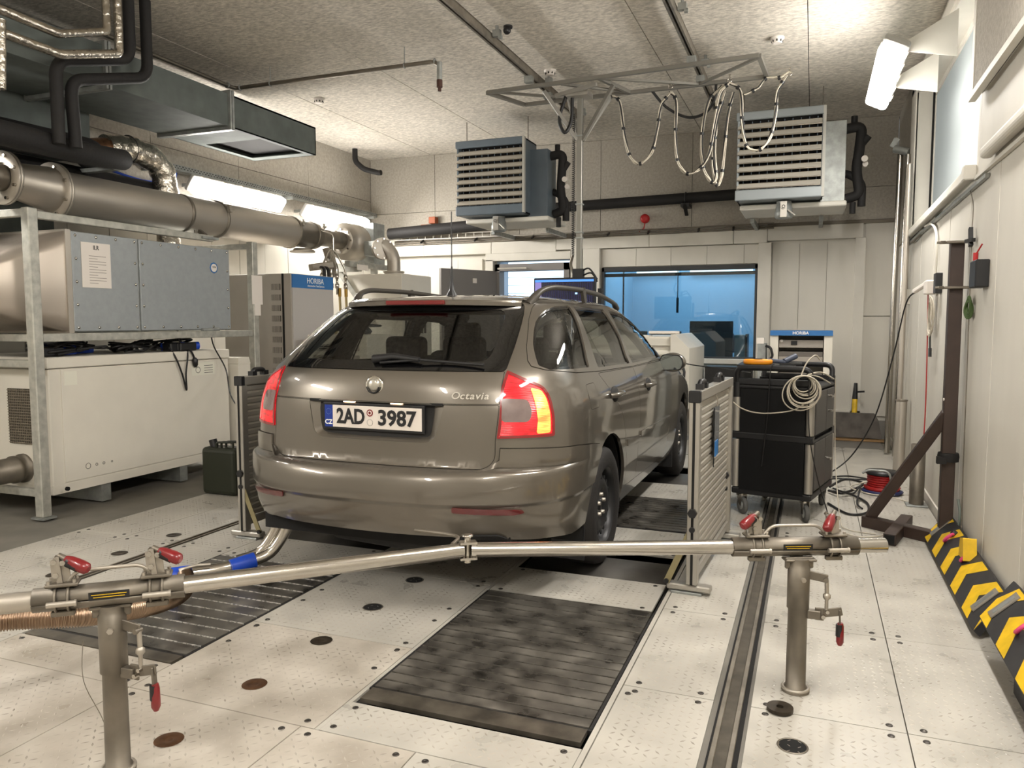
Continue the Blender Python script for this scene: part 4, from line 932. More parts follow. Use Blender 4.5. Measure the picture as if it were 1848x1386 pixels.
# ------------------------------------------------------------------ ribbed barriers
def barrier(name, x0, y0, x1, y1, lab, flip=1, sheet=False):
    t = thing(name, lab, 'barrier', ((x0+x1)/2,(y0+y1)/2,0), 'ribbed aluminium barriers beside the car')
    a = Vector((x0,y0,0)); b = Vector((x1,y1,0)); d = (b-a).normalized(); n = Vector((d.y,-d.x,0))*flip; L = (b-a).length; up = Vector((0,0,1))
    for p in (a,b): build(MB().bar(p+up*.05,p+up*.93,.052,.052,up=d).bar(p+up*.05-n*.0,p+up*.93,.012,.046,up=d), 'upright', M_alu, t, bevel=.003)
    for p in (a,): build(MB().bar(p+up*.05-d*.027,p+up*.93-d*.027,.012,.003,up=d), 'slot', M_gap, t)
    build(MB().bar(a+up*.955-d*.015,b+up*.955+d*.02,.05,.05), 'top_beam', M_alu, t, bevel=.003)
    build(MB().bar(a+up*.955-d*.03,a+up*.955+d*.004,.056,.056), 'end_cap', M_blackp, t, bevel=.003)
    build(MB().bar(a+up*.10,b+up*.10,.04,.04), 'bottom_beam', M_alu, t)
    N = 21
    for k in range(N):
        z0 = .125+k*.8/N; z1 = z0+.8/N; aa = a+d*.022; bb = b-d*.022; w_ = Vector((d.y,-d.x,0))*.008
        vs = [aa+up*z0,aa+up*(z0+.008)+w_,aa+up*(z1-.010)+w_,aa+up*z1]; vs += [v+d*(L-.044) for v in vs]; vs2 = [v-Vector((d.y,-d.x,0))*.012 for v in (vs[0],vs[3],vs[4],vs[7])]
        mb = MB(); mb.add(vs,[(0,1,5,4),(1,2,6,5),(2,3,7,6)]); mb.add(vs,[(0,3,2,1),(4,5,6,7)]); mb.add(vs2,[(0,1,3,2)]); build(mb,'rib',M_ribbed,t)
    for f in (.16,.66):
        p = a+d*L*f+up*.98
        build(MB().tube(bend([p-d*.05,p-d*.045+up*.035,p+d*.045+up*.035,p+d*.05],.02,4),.015,8).bar(p-d*.075+up*.01,p-d*.035+up*.01,.036,.034).bar(p+d*.035+up*.01,p+d*.075+up*.01,.036,.034), 'grip', M_blackp, t)
    for p in (a+d*.01,b-d*.01):
        build(MB().bar(p+n*.09+up*.03,p-n*.12+up*.03,.06,.03), 'foot', M_alu, t, bevel=.006)
        build(MB().bar(p+n*.05+up*.005,p-n*.10+up*.005,.07,.014), 'foot_pad', M_galv, t, bevel=.003)
        build(MB().bar(p-n*.12+up*.05-d*.028,p-n*.005+up*.32-d*.028,.03,.006,up=d), 'strut', mat('zinc_yellow', rgb(152,142,108), .45, metal=.5), t)
        build(MB().cyl(p+up*.32-d*.045,p+up*.32-d*.02,.014).cyl(p-n*.12+up*.055-d*.04,p-n*.12+up*.055-d*.02,.012).lathe(p+up*.40-d*.05,d,[(0,.022),(.014,.024),(.02,.012)],6), 'lock_knob', M_blackp, t)
    return t
bR = barrier('barrier', -.505,3.70,-.455,4.72,'ribbed aluminium barrier at right of the car, document sleeve hanging on it',1)
bL = barrier('barrier', -3.17,3.70,-3.19,4.72,'ribbed aluminium barrier at left of the car, in front of the green jerrycan',-1)
n = Vector((1,.05,0))
p = Vector((-.47,4.16,.78))
t = thing('document_sleeve','clear document sleeve with a blue strip hung on the right barrier','sleeve',(-.45,4.2,.6))
mb = MB(); M_sl = mat('sleeve_plastic', rgb(150,152,152), .12, coat=.5)
mb.add([(-.462,4.10,.86),(-.455,4.27,.86),(-.455,4.27,.60),(-.462,4.10,.60)],[(0,1,2,3)]); mb.add([(-.468,4.10,.86),(-.461,4.27,.86),(-.461,4.27,.60),(-.468,4.10,.60)],[(3,2,1,0)]); build(mb,'sleeve',M_sl,t)
build(MB().box(-.4605,-.4555,4.13,4.24,.60,.68), 'blue_strip', M_blue, t)
build(MB().cyl((-.462,4.10,.55),(-.462,4.10,.86),.003,seg=6), 'edge_shadow_bar', M_gap, t)
build(MB().tube([(-.47,4.17,.93),(-.455,4.18,.90),(-.458,4.19,.86)],.003,5), 'hook', M_ss, t)
# ------------------------------------------------------------------ black service trolley
t = thing('service_trolley','black wheeled service trolley with silver corner columns, coiled white cable on its corner','trolley',(-.2,5.7,0))
M_tb = mat('trolley_black', rgb(9,9,10), .6, spec=.25); M_tg = mat('trolley_graphite', rgb(72,69,66), .5)
TR = Matrix.Translation((.02,5.29,0)) @ Matrix.Rotation(math.radians(-12.5),4,'Z')
W_, D_ = .52, .66
def tb(name, m, *bs, bevel=0, par=None):
    mb = MB(); mb.M = TR
    for b in bs: mb.box(*b)
    return build(mb, name, m, par or t, bevel=bevel, seg=2)
tb('carcass', M_tb, (-W_+.02,-.02,.02,D_-.02,.17,.86))
tb('front_panel', M_tb, (-W_+.05,-.05,.0,.02,.17,.52),(-W_+.05,-.05,.0,.02,.56,.86))
tb('mid_belt', M_blackp, (-W_-.002,.002,-.004,.06,.52,.565),(-W_-.002,.002,D_-.06,D_+.002,.52,.565),(-.03,.004,0,D_,.52,.54), bevel=.006)
tb('base_frame', M_blackp, (-W_,0,0,D_,.14,.185), bevel=.01)
tb('top_tray', M_blackp, (-W_,0,0,D_,.86,.885), bevel=.01)
tb('top_rim', M_blackp, (-W_,0,0,.02,.885,.93), bevel=.008); tb('top_rim', M_blackp, (-W_,0,D_-.02,D_,.885,.93), bevel=.008)
for (x,y) in ((-W_+.022,.022),(-.022,.022),(-.022,D_-.022),(-W_+.022,D_-.022)):
    mb = MB(); mb.M = TR
    mb.cyl((x,y,.19),(x,y,.515),.027,seg=14).cyl((x,y,.57),(x,y,.80),.027,seg=14); build(mb,'column',M_alu,t)
    mb = MB(); mb.M = TR; mb.cyl((x,y,.80),(x,y,.90),.029,seg=14); build(mb,'column_cap',M_blackp,t)
for (z0,z1) in ((.20,.52),(.57,.85)):
    tb('drawer_unit_door', M_tg, (-.004,.006,.06,.36,z0,z1), bevel=.004)
    tb('drawer_unit_door', M_tg, (-.004,.006,.37,D_-.06,z0,z1), bevel=.004)
for z in (.37,.70,.80):
    mb = MB(); mb.M = TR; mb.cyl((.006,.42,z),(.03,.42,z),.009).bar((.028,.39,z),(.028,.45,z),.012); build(mb,'latch',M_sspol,t)
for y in (.0,D_):
    q = [(-W_+.022,y+(.02 if y==0 else -.02),.88),(-W_+.022,y,1.0),(-.022,y,1.0),(-.022,y+(.02 if y==0 else -.02),.88)]
    mb = MB(); mb.M = TR; mb.tube(bend(q,.05,6),.019,12); build(mb,'push_handle',M_blackp,t)
for (x,y,a) in ((-W_+.05,.05,.6),(-.05,.05,.3),(-.05,D_-.05,-.2),(-W_+.05,D_-.05,.4)):
    c = TR @ Vector((x,y,.058)); ax = Vector((math.cos(a),math.sin(a),0)); f = Vector((-ax.y,ax.x,0)); w0 = c-f*.03
    k = build(MB().lathe(w0-ax*.014,ax,[(0,.035),(0,.052),(.004,.057),(.024,.057),(.028,.052),(.028,.035)],24), 'castor', mat('castor_grey', rgb(84,84,82), .6), t)
    build(MB().lathe(w0-ax*.018,ax,[(0,.012),(.004,.030),(.032,.030),(.036,.012)],16), 'castor_hub', M_galv, k)
    build(MB().prism([(-.02,.02),(.03,.02),(.035,-.01),(.0,-.06),(-.014,-.06)], lambda u,v,tt,w0=w0,ax=ax,f=f:w0+f*(u+.0)+Vector((0,0,v+.058))+ax*(.019+tt*.003)).prism([(-.02,.02),(.03,.02),(.035,-.01),(.0,-.06),(-.014,-.06)], lambda u,v,tt,w0=w0,ax=ax,f=f:w0+f*u+Vector((0,0,v+.058))-ax*(.019+tt*.003)).cyl(c+Vector((0,0,.066)),c+Vector((0,0,.078)),.030), 'castor_fork', M_sspol, k)
# things on the trolley
t = thing('tape_reel','orange oval reel lying on the trolley top','reel',(-.33,5.45,1.02)); 
mb = MB(); mb.M = Matrix.Translation((-.34,5.50,.0)) @ Matrix.Scale(1.7,4,(1,0,0)); mb.lathe((0,0,1.018),(0,0,1),[(0,.045),(0,.05),(.006,.056),(.028,.056),(.034,.05),(.034,.03)],28); build(mb,'body',M_orange,t)
build(MB().cyl((-.34,5.50,1.05),(-.34,5.50,1.056),.03), 'hub', M_blackp, t)
build(MB().box(-.47,-.10,5.42,5.86,1.002,1.016), 'tray_top', M_blackp, t)
t = thing('power_grinder','blue-grey hand tool lying beside the orange reel','tool',(-.22,5.5,1.02))
build(MB().cyl((-.28,5.52,1.045),(-.16,5.50,1.035),.014).cyl((-.17,5.50,1.04),(-.10,5.56,1.075),.019), 'tool_body', mat('tool_blue', rgb(70,78,96), .5), t)
build(MB().box(-.2,-.06,5.48,5.6,1.017,1.03), 'tool_pad', M_blackp, t)
random.seed(3)
t = thing('cable_coil','coil of white cable hanging on the right front corner of the trolley','cable',(-.02,5.25,.8))
for k in range(9):
    R = .052+.009*k*random.uniform(.7,1.1); c = Vector((-.045+random.uniform(-.012,.012),5.24-.004*k,.965-R)); tl = random.uniform(-.12,.12)
    build(MB().tube([c+Vector((R*math.cos(a),-.02*math.sin(a*2+k),R*1.0*math.sin(a)+R*tl*math.cos(a))) for a in np.linspace(0,2*PI,32,endpoint=False)],.0042,6,closed=True), 'loop', M_whitecable, t)
build(MB().tube(spline([(-.04,5.23,.78),(-.12,5.24,.735),(-.30,5.27,.71),(-.44,5.32,.74),(-.56,5.40,.84)],6),.0045,6), 'tail', M_whitecable, t)
build(MB().tube(spline([(-.06,5.26,.96),(-.03,5.3,1.04),(.02,5.36,1.09),(.05,5.42,1.06)],6),.0048,6).tube(spline([(-.02,5.25,.97),(.05,5.35,.95),(.12,5.5,.90)],5),.0045,6).tube(spline([(-.02,5.25,.97),(.06,5.38,.98),(.14,5.5,.93)],5),.0045,6), 'lead', M_whitecable, t)
tag(build(MB().tube(spline([(-.01,5.24,.95),(0,5.22,.6),(.06,5.23,.30),(.12,5.28,.1),(.14,5.3,.012)],6),.004,6),'black_lead',M_blackc),'black lead hanging down the right front edge of the trolley','cable')
tag(build(MB().tube(spline([(-.23,5.34,1.03),(-.25,5.33,.98),(-.26,5.325,.7),(-.29,5.325,.35)],6),.004,6),'black_lead',M_blackc),'black lead hanging down the middle of the trolley front','cable')
tag(build(MB().tube(spline([(.15,5.5,.93),(.16,5.6,.6),(.17,5.55,.35),(.20,5.3,.05),(.24,5.2,.008),(.4,5.15,.006)],8),.0035,6),'grey_lead',M_whitecable),'thin grey lead falling from the trolley to the floor','cable')
# ------------------------------------------------------------------ brown steel bracket frame at the right wall
t = thing('brace_stand','dark brown welded steel upright frame with a diagonal brace by the right wall','frame',(.76,5.05,0))
build(MB().bar((.755,5.05,.07),(.755,5.08,1.76),.07,.07,up=(1,0,0)), 'upright', M_brown, t, bevel=.004)
build(MB().bar((.345,5.36,.035),(.80,5.02,.035),.07,.07), 'foot_bar', M_brown, t, bevel=.004)
build(MB().bar((.455,4.93,.036),(.60,5.47,.036),.07,.07), 'cross_bar', M_brown, t, bevel=.004)
build(MB().bar((.4555,4.932,.036),(.454,4.926,.036),.055,.055), 'tube_mouth', M_hole, t)
build(MB().bar((.375,5.35,.06),(.745,5.07,.78),.06,.06,up=(0,1,0)), 'diagonal', M_brown, t, bevel=.004)
for z in (1.755,1.50):
    build(MB().bar((.69,5.03,z),(.83,5.03,z),.05,.014).bar((.66,5.02,z),(.69,5.03,z),.018,.018).cyl((.645,5.02,z),(.665,5.02,z),.007), 'clamp_plate', M_ssdark, t, bevel=.003)
build(MB().cyl((.715,5.04,.86),(.722,5.04,.86),.008), 'rivet', M_paper, t)
build(MB().lathe((.755,5.05,.50),(0,0,1),[(0,.055),(.03,.058),(.05,.054)],10).box(.69,.74,4.99,5.03,.49,.53), 'tape_wrap', M_black, t)
build(MB().tube(spline([(.80,4.95,.30),(.805,4.9,.22),(.80,4.92,.12),(.803,4.9,.03)],5),.008,6), 'rag', mat('rag_grey', rgb(110,118,112),.9), t)
# yellow and black striped ballast plates leaning on the wall
def striped(y0, y1, xl, zl, xh, zh, lab, ph, mir=False):
    t = thing('striped_plate', lab, 'plate', ((xl+xh)/2,(y0+y1)/2,zl), 'yellow and black striped plates along the right wall')
    a = Vector((xl,0,zl)); b = Vector((xh,0,zh)); w_ = (b-a).length; d = (b-a).normalized(); n = Vector((-d.z,0,d.x))
    L = y1-y0
    def P(u, v, h=0): return a+d*(u*w_)+Vector((0,y0+v*L,0))+n*h
    out = rnd([(0,.0),(1,.06),(1,1),(0,.94)],.03,3)
    mb = MB(); mb.prism(out, lambda u,v,tt: P(u,v,-.03+tt*.03)); build(mb,'plate',M_blackpaint,t,bevel=.003)
    k = 0; v = -.1
    while v < 1.05:
        for (s0,s1,half) in ((0,.5,0),(.5,1,1)):
            sl = .16
            f = (lambda u: v+sl*u) if half == 0 else (lambda u: v+sl*(1-u)+.0)
            poly = [(s0,f(s0)),(s1,f(s1)),(s1,f(s1)+.085),(s0,f(s0)+.085)]
            lo = lambda u: .06*u+.005; hi = lambda u: .94+.06*u-.005
            poly = [(u,min(max(vv,lo(u)),hi(u))) for u,vv in poly]
            if max(p[1] for p in poly)-min(p[1] for p in poly) > .03:
                mb = MB(); mb.add([P(u*.96+.02,vv,.0012) for u,vv in poly],[(0,1,2,3)]); build(mb,'yellow_stripe',M_yellow,t)
        v += .19
    for (u,v) in ((.55,.9),(.55,.12)):
        mb = MB(); c = P(u,v)
        mb.prism([(-.066,-.024),(.066,-.024),(.066,.024),(-.066,.024)], lambda p,q,tt,c=c:c+d*p+Vector((0,q*1.3,0))+n*(.002+tt*.004)); build(mb,'recess_handle',M_ss,t,bevel=.002)
        mb = MB(); mb.prism([(-.05,-.010),(.05,-.010),(.05,.010),(-.05,.010)], lambda p,q,tt,c=c:c+d*p+Vector((0,q*1.3,0))+n*(.006+tt*.002)); build(mb,'handle_recess',M_galv,t)
    for (u,v) in ((.62,.72),(.72,.46)):
        c = P(u,v,.012); r_ = build(MB().torus(c,(n+Vector((0,.5,0))).normalized(),.030,.008,20,8), 'lifting_ring', M_pink, t)
        build(MB().lathe(P(u+.18,v+.01,.0),n,[(0,.02),(.016,.018),(.022,.012)],10), 'ring_bolt', M_blackp, r_)
    return t
striped(3.58,5.2,.655,.03,.79,.17,'farther striped plate leaning on the wall at the foot of the brown stand',0)
striped(2.05,3.58,.655,.13,.79,.265,'nearer striped plate stacked over the end of the other',0)
build(MB().box(.70,.78,2.9,3.1,0,.10), 'timber_block', M_blackpaint, None, label='dark block propping the nearer striped plate', cat='block')
tag(build(MB().prism([(0,0),(.13,0),(.11,.09),(.03,.11)], lambda u,v,tt:(.725+.06*tt,4.28+u,.13+v)),'yellow_bracket',M_yellow,bevel=.004),'yellow folded metal bracket standing on the farther striped plate','bracket')
# stop post, cable reel, floor cables
t = thing('stop_post','short steel bollard on a square base plate near the right wall','bollard',(.725,6.1,0))
build(MB().lathe((.725,6.1,.01),(0,0,1),[(0,.048),(.43,.048),(.43,.044),(.36,.044)],24,caps=False), 'tube', M_ssdark, t); build(MB().box(.655,.795,6.03,6.17,0,.012), 'base_plate', M_galv, t, bevel=.003)
t = thing('cable_reel','red cable reel with blue base lying on the floor behind the diagonal brace','reel',(.53,6.45,0))
build(MB().lathe((.53,6.45,.03),(0,0,1),[(0,.12),(.02,.13),(.03,.09),(.11,.085),(.125,.11),(.14,.108)],24), 'drum', M_redpaint, t)
build(MB().lathe((.53,6.45,.0),(0,0,1),[(0,.13),(.02,.15),(.03,.13)],24), 'base_ring', mat('navy_blue', rgb(28,36,84), .5), t)
build(MB().lathe((.53,6.45,.15),(0,0,1),[(0,.12),(.02,.12),(.025,.03)],24), 'top_disc', M_blackp, t)
for k in range(5): build(MB().torus((.53,6.45,.065+.018*k),(0,0,1),.100,.009,28,6), 'red_coil', M_redpaint, t)
build(MB().tube(bend([(.38,6.30,.17),(.42,6.30,.20),(.56,6.28,.20),(.60,6.3,.02)],.04),.008,8), 'stand_tube', M_galv, t)
random.seed(11)
def fcable(pts, r, m, lab, nm='floor_cable'): return tag(build(MB().tube(spline(pts,7),r,6),nm,m),lab,'cable')
fcable([(.16,6.4,.03),(.28,6.6,.06),(.40,6.5,.05),(.25,6.2,.03),(.15,6.3,.02)],.010,M_blackc,'heavy black cable looped on the floor right of the trolley')
fcable([(.14,5.9,.01),(.26,5.62,.01),(.38,5.7,.01),(.40,6.0,.012),(.30,6.25,.015),(.18,6.3,.02)],.008,M_blackc,'black cable curling on the floor behind the right castor')
fcable([(.18,6.25,.05),(.30,6.05,.06),(.36,6.15,.10),(.33,5.9,.03),(.36,5.82,.008)],.007,M_blackc,'twisted black cable end standing up beside the red reel')
fcable([(.12,6.8,.02),(.30,6.9,.03),(.45,6.7,.05),(.20,6.7,.04),(.10,6.6,.03)],.007,M_blackc,'black cable bundle on the floor farther behind the reel')
fcable([(.42,6.35,.10),(.30,6.3,.06),(.42,6.2,.04),(.55,6.2,.03),(.68,6.15,.01)],.005,M_whitecable,'white lead tangled across the red reel')
fcable([(.16,5.15,.008),(.30,5.05,.006),(.42,5.12,.006),(.52,5.3,.008),(.60,5.6,.006)],.0035,M_whitecable,'thin pale lead lying on the floor toward the brown frame')
# ------------------------------------------------------------------ right wall fittings
t = thing('wall_trunking','pale cable trunking running along the right wall under the window','trunking',(.78,6.5,2.08))
build(MB().bar((.79,5.02,2.13),(.79,8.3,2.08),.045,.06), 'trunking', M_trimw, t, bevel=.008, seg=2); build(MB().bar((.805,4.6,2.05),(.805,8.2,2.02),.02,.02), 'conduit', M_galv, t)
build(MB().box(.755,.82,4.97,5.05,2.09,2.17), 'end_cap', M_trimw, t, bevel=.006)
t = thing('wall_trunking','rounded pale handrail trunking at the right edge of the view','trunking',(.78,3.5,2.12))
build(MB().bar((.785,2.2,2.15),(.785,4.55,2.15),.06,.06), 'trunking', M_trimw, t, bevel=.02, seg=3); build(MB().bar((.806,2.2,2.085),(.806,4.9,2.085),.02,.02), 'conduit', M_trimw, t)
t = thing('wall_socket','white and dark socket outlets with plugs and a hung cable coil on the right wall','socket',(.8,6.2,1.5))
build(MB().box(.775,.82,6.02,6.12,1.50,1.64), 'dark_socket', M_blackp, t, bevel=.004)
build(MB().box(.74,.82,6.20,6.34,1.50,1.60), 'white_adapter', M_paper, t, bevel=.008); build(MB().bar((.76,6.34,1.58),(.70,6.50,1.53),.035,.03), 'white_plug', M_paper, t, bevel=.006)
build(MB().tube(spline([(.80,6.9,2.05),(.80,6.5,2.02),(.80,6.25,1.9),(.80,6.24,1.62)],6),.010,8), 'drop_conduit', M_trimw, t)
random.seed(5)
for k in range(6):
    c = Vector((.775,6.18+random.uniform(-.02,.02),1.34+random.uniform(-.015,.015))); R=.07+random.uniform(-.015,.015)
    build(MB().tube([c+Vector((.008*math.sin(a*2+k),R*math.cos(a),R*1.7*math.sin(a))) for a in np.linspace(0,2*PI,22,endpoint=False)],.0045,6,closed=True), 'coil_loop', M_whitecable, t)
build(MB().cyl((.775,6.17,1.22),(.775,6.14,1.10),.006).cyl((.775,6.14,1.12),(.775,6.13,1.06),.011), 'coil_plug', M_blackp, t)
fcable([(.72,6.48,1.53),(.66,6.6,1.45),(.60,6.75,1.05),(.50,6.9,.55),(.36,7.1,.20),(.20,7.0,.05),(.05,6.8,.02)],.006,M_blackc,'black cable sweeping from the wall socket down to the floor','hanging_cable')
fcable([(.77,6.32,1.50),(.775,6.30,1.2),(.78,6.28,.7),(.77,6.25,.3),(.76,6.2,.08),(.72,6.18,.01)],.0045,M_redpaint,'thin red cable hanging down the right wall','hanging_cable')
t = thing('wall_box','black junction box with a red flag on the right wall, right of the brown upright','box',(.79,4.58,1.5))
build(MB().box(.755,.82,4.50,4.66,1.48,1.62), 'housing', M_blackp, t, bevel=.006); build(MB().cyl((.77,4.60,1.62),(.77,4.60,1.66),.012).tube([(.77,4.6,1.65),(.79,4.56,1.70)],.004,6), 'red_flag', M_redpaint, t)
t = thing('hanging_pendant','clamp and coiled green strap hung on wires behind the brown upright','cable',(.79,4.8,1.4))
build(MB().tube(spline([(.80,5.05,2.05),(.805,4.95,1.95),(.80,4.92,1.82)],5),.003,5).tube(spline([(.80,4.92,1.74),(.80,4.88,1.2),(.80,4.84,.4),(.80,4.8,.1)],6),.003,5), 'wire', M_ssdark, t)
build(MB().bar((.795,4.93,1.82),(.795,4.90,1.72),.02,.03).bar((.78,4.95,1.75),(.80,4.86,1.75),.02,.02), 'clamp', M_blackp, t)
for k in range(4): build(MB().torus((.795,4.88,1.40-.01*k),(1,.1*k,0),.045,.006,18,6), 'strap_loop', mat('green_strap', rgb(70,92,48), .7), t)
t = thing('drop_lead','grey lead and small switch hanging from the trunking near the far right corner','lead',(.80,7.9,1.6))
build(MB().tube(spline([(.78,8.2,2.05),(.79,7.9,2.02),(.79,7.6,2.0),(.80,7.2,2.02)],6),.008,6).tube([(.79,8.05,2.03),(.80,8.0,1.75),(.80,7.95,1.55)],.006,6), 'lead', M_ssdark, t)
build(MB().box(.79,.82,7.9,8.0,1.46,1.60), 'switch', M_trimw, t, bevel=.004); build(MB().box(.78,.79,7.93,7.97,1.48,1.54), 'rocker', M_blackp, t)
# bright exhaust tubes standing in the far corner
t = thing('standing_tube','tall polished steel tubes standing side by side in the far right corner','tube',(.75,8.3,0))
build(MB().cyl((.715,8.35,.02),(.735,8.38,2.92),.026,seg=18), 'tube', M_sspol, t); build(MB().cyl((.765,8.15,.02),(.785,8.2,2.86),.022,seg=18), 'tube', M_sspol, t)
build(MB().cyl((.745,7.70,.45),(.765,7.8,2.7),.022,seg=18), 'perforated_tube', M_ss, t); build(MB().cyl((.735,7.45,.0),(.745,7.5,.62),.045,seg=20), 'lower_tube', M_ss, t)
mb = MB()
for k in range(22): mb.cyl((.722,7.70+.002*k,.75+k*.07),(.7245,7.70+.002*k,.75+k*.07),.005,seg=6)
build(mb,'perforation',M_hole,t)
build(MB().torus((.745,7.5,.62),(0,0,1),.045,.006,20,6), 'tube_rim', M_ssdark, t)
build(MB().cyl((.68,8.36,2.95),(.80,8.30,2.90),.035,seg=14).bar((.66,8.37,2.97),(.70,8.37,3.05),.02,.05), 'tube_clamp', M_galv, t)
# far-right corner: shovel-like yellow handle and grey sack on a board
t = thing('dust_shovel','grey shovel blade with a yellow handle leaning in the far corner on a board','shovel',(.45,9.2,.17))
build(MB().prism([(.12,.20),(.74,.20),(.70,.40),(.66,.47),(.22,.47),(.17,.36)], lambda u,v,tt:(u,9.30+.10*(v-.2)+.04*tt-.06,v-.17)), 'blade', mat('worn_grey_plastic', rgb(98,92,86), .7, noise=.4, nscale=9), t, bevel=.02)
build(MB().cyl((.46,9.34,.27),(.465,9.42,.44),.028), 'handle', M_yellow, t); build(MB().cyl((.465,9.42,.44),(.47,9.44,.62),.03,.018).bar((.475,9.41,.52),(.56,9.40,.53),.02), 'grip', M_blackp, t)
tag(build(MB().box(.12,.78,9.18,9.30,0,.018),'board',mat('wood_board',rgb(150,118,78),.7)),'thin wooden board under the shovel in the far right corner','board')
# ------------------------------------------------------------------ left side: filter unit, frame, cabinets
t = thing('steel_rack','galvanised square-tube rack around the filter box at left','rack',(-5.1,4.6,0))
for (x,y,z) in ((-4.735,3.59,2.04),(-4.735,5.72,2.02),(-5.62,3.59,2.04),(-5.62,5.72,2.02)): 
    build(MB().bar((x,y,.012),(x,y,z),.07,.07,up=(0,1,0)), 'post', M_galvframe, t, bevel=.006); build(MB().box(x-.06,x+.06,y-.05,y+.05,0,.012), 'base_plate', M_galv, t)
for z in (1.20,): build(MB().bar((-4.735,3.63,z),(-4.735,5.68,z),.045,.055).bar((-5.62,3.63,z),(-5.62,5.68,z),.045,.055), 'long_rail', M_galvframe, t, bevel=.004)
build(MB().bar((-4.735,3.63,2.0),(-4.735,5.22,2.0),.045,.05), 'top_rail', M_galvframe, t, bevel=.004)
for y in (3.59,5.72):
    for z in ((2.01,1.20,1.03,.17) if y < 4 else (1.98,1.20)): build(MB().bar((-5.58,y,z),(-4.77,y,z),.045,.05), 'cross_rail', M_galvframe, t, bevel=.004)
build(MB().cyl((-4.715,3.75,.17),(-4.698,3.75,.17),.014), 'rail_hole', M_hole, t)
build(MB().bar((-4.735,5.08,2.0),(-4.735,5.26,2.0),.08,.02), 'rail_bracket', M_galv, t)
t = thing('label_tag','paper inspection tag hanging on the far rack post','tag',(-4.69,5.7,1.5))
build(MB().box(-4.698,-4.694,5.66,5.80,1.46,1.72), 'tag_sheet', M_paper, t); build(MB().box(-4.698,-4.694,5.69,5.77,1.36,1.46), 'tag_tail', M_paper, t)
t = thing('filter_box','grey-blue panelled filter box with a stainless inlet hood on the rack','filter unit',(-5.1,4.6,1.235))
build(MB().box(-5.55,-4.765,3.90,5.44,1.235,1.925), 'casing', M_galv, t)
M_scr = M_sspol
def rbolts(y0,y1,z0,z1,par,ny,nz):
    pts = [(y0+(y1-y0)*k/(ny-1),z) for k in range(ny) for z in (z0,z1)]+[(y,z0+(z1-z0)*k/(nz-1)) for k in range(1,nz-1) for y in (y0,y1)]
    for (y,z) in pts: build(MB().sphere((-4.748,y,z),.011,8,5,(.6,1,1)), 'dome_bolt', M_scr, par)
p1 = build(MB().box(-4.768,-4.75,3.90,4.455,1.24,1.925), 'access_panel', M_bluegrey, t, bevel=.003); rbolts(3.93,4.43,1.265,1.90,p1,4,5)
p2 = build(MB().box(-4.768,-4.75,4.475,5.44,1.24,1.925), 'access_panel', M_bluegrey, t, bevel=.003); rbolts(4.50,5.41,1.265,1.90,p2,6,5)
build(MB().box(-4.748,-4.745,3.97,4.21,1.545,1.86), 'notice', M_paper, t)
text_mesh('ILR', .045, M_blacktxt, t, (-4.7435,4.09,1.825), (PI/2,0,PI/2), 'notice_print', sx=.8)
mb = MB()
for k in range(11): mb.box(-4.7448,-4.744,4.03,4.03+(.14 if k%3 else .07),1.575+k*.019,1.579+k*.019)
build(mb,'notice_print',mat('faint_print', rgb(150,142,136),.6),t)
build(MB().lathe((-4.7485,5.25,1.76),(1,0,0),[(0,.047),(.002,.047),(.002,.038)],8), 'round_sticker', M_blue, t); build(MB().lathe((-4.747,5.25,1.76),(1,0,0),[(0,.034),(.0015,.034)],20), 'sticker_centre', M_paper, t)
text_mesh('TÜV', .022, M_blacktxt, t, (-4.7445,5.25,1.765), (PI/2,0,PI/2), 'sticker_print')
# hood: rectangle to circle
rect = []; n_ = 32
for k in range(n_):
    a = 2*PI*k/n_; c, s_ = math.cos(a), math.sin(a); m_ = max(abs(c),abs(s_)); rect.append((-5.155+.39*c/m_, 1.58+.34*s_/m_))
rows = []
for f in (0,.04,1):
    if f < 1: rows.append([(x,3.90-f*1.0,z) for x,z in rect])
    else: rows.append([(-5.12+.20*math.cos(2*PI*k/n_),3.42,1.53+.20*math.sin(2*PI*k/n_)) for k in range(n_)])
mb = MB(); V = [p for r in rows for p in r]
mb.add(V,[(i*n_+k,i*n_+(k+1)%n_,(i+1)*n_+(k+1)%n_,(i+1)*n_+k) for i in range(2) for k in range(n_)],True); build(mb,'inlet_hood',mat('hood_steel', rgb(186,176,164), .42, metal=.7),t)
build(MB().box(-5.56,-4.755,3.86,3.90,1.225,1.935), 'hood_flange', M_ss, t)
build(MB().lathe((-5.12,3.42,1.53),(0,-1,0),[(0,.20),(0,.27),(.012,.27),(.012,.20),(.3,.20)],32,caps=False), 'inlet_flange', M_ss, t)
for k in range(10):
    a = 2*PI*k/10; build(MB().cyl((-5.12+.24*math.cos(a),3.40,1.53+.24*math.sin(a)),(-5.12+.24*math.cos(a),3.38,1.53+.24*math.sin(a)),.012,seg=6), 'flange_bolt', M_sspol, t)
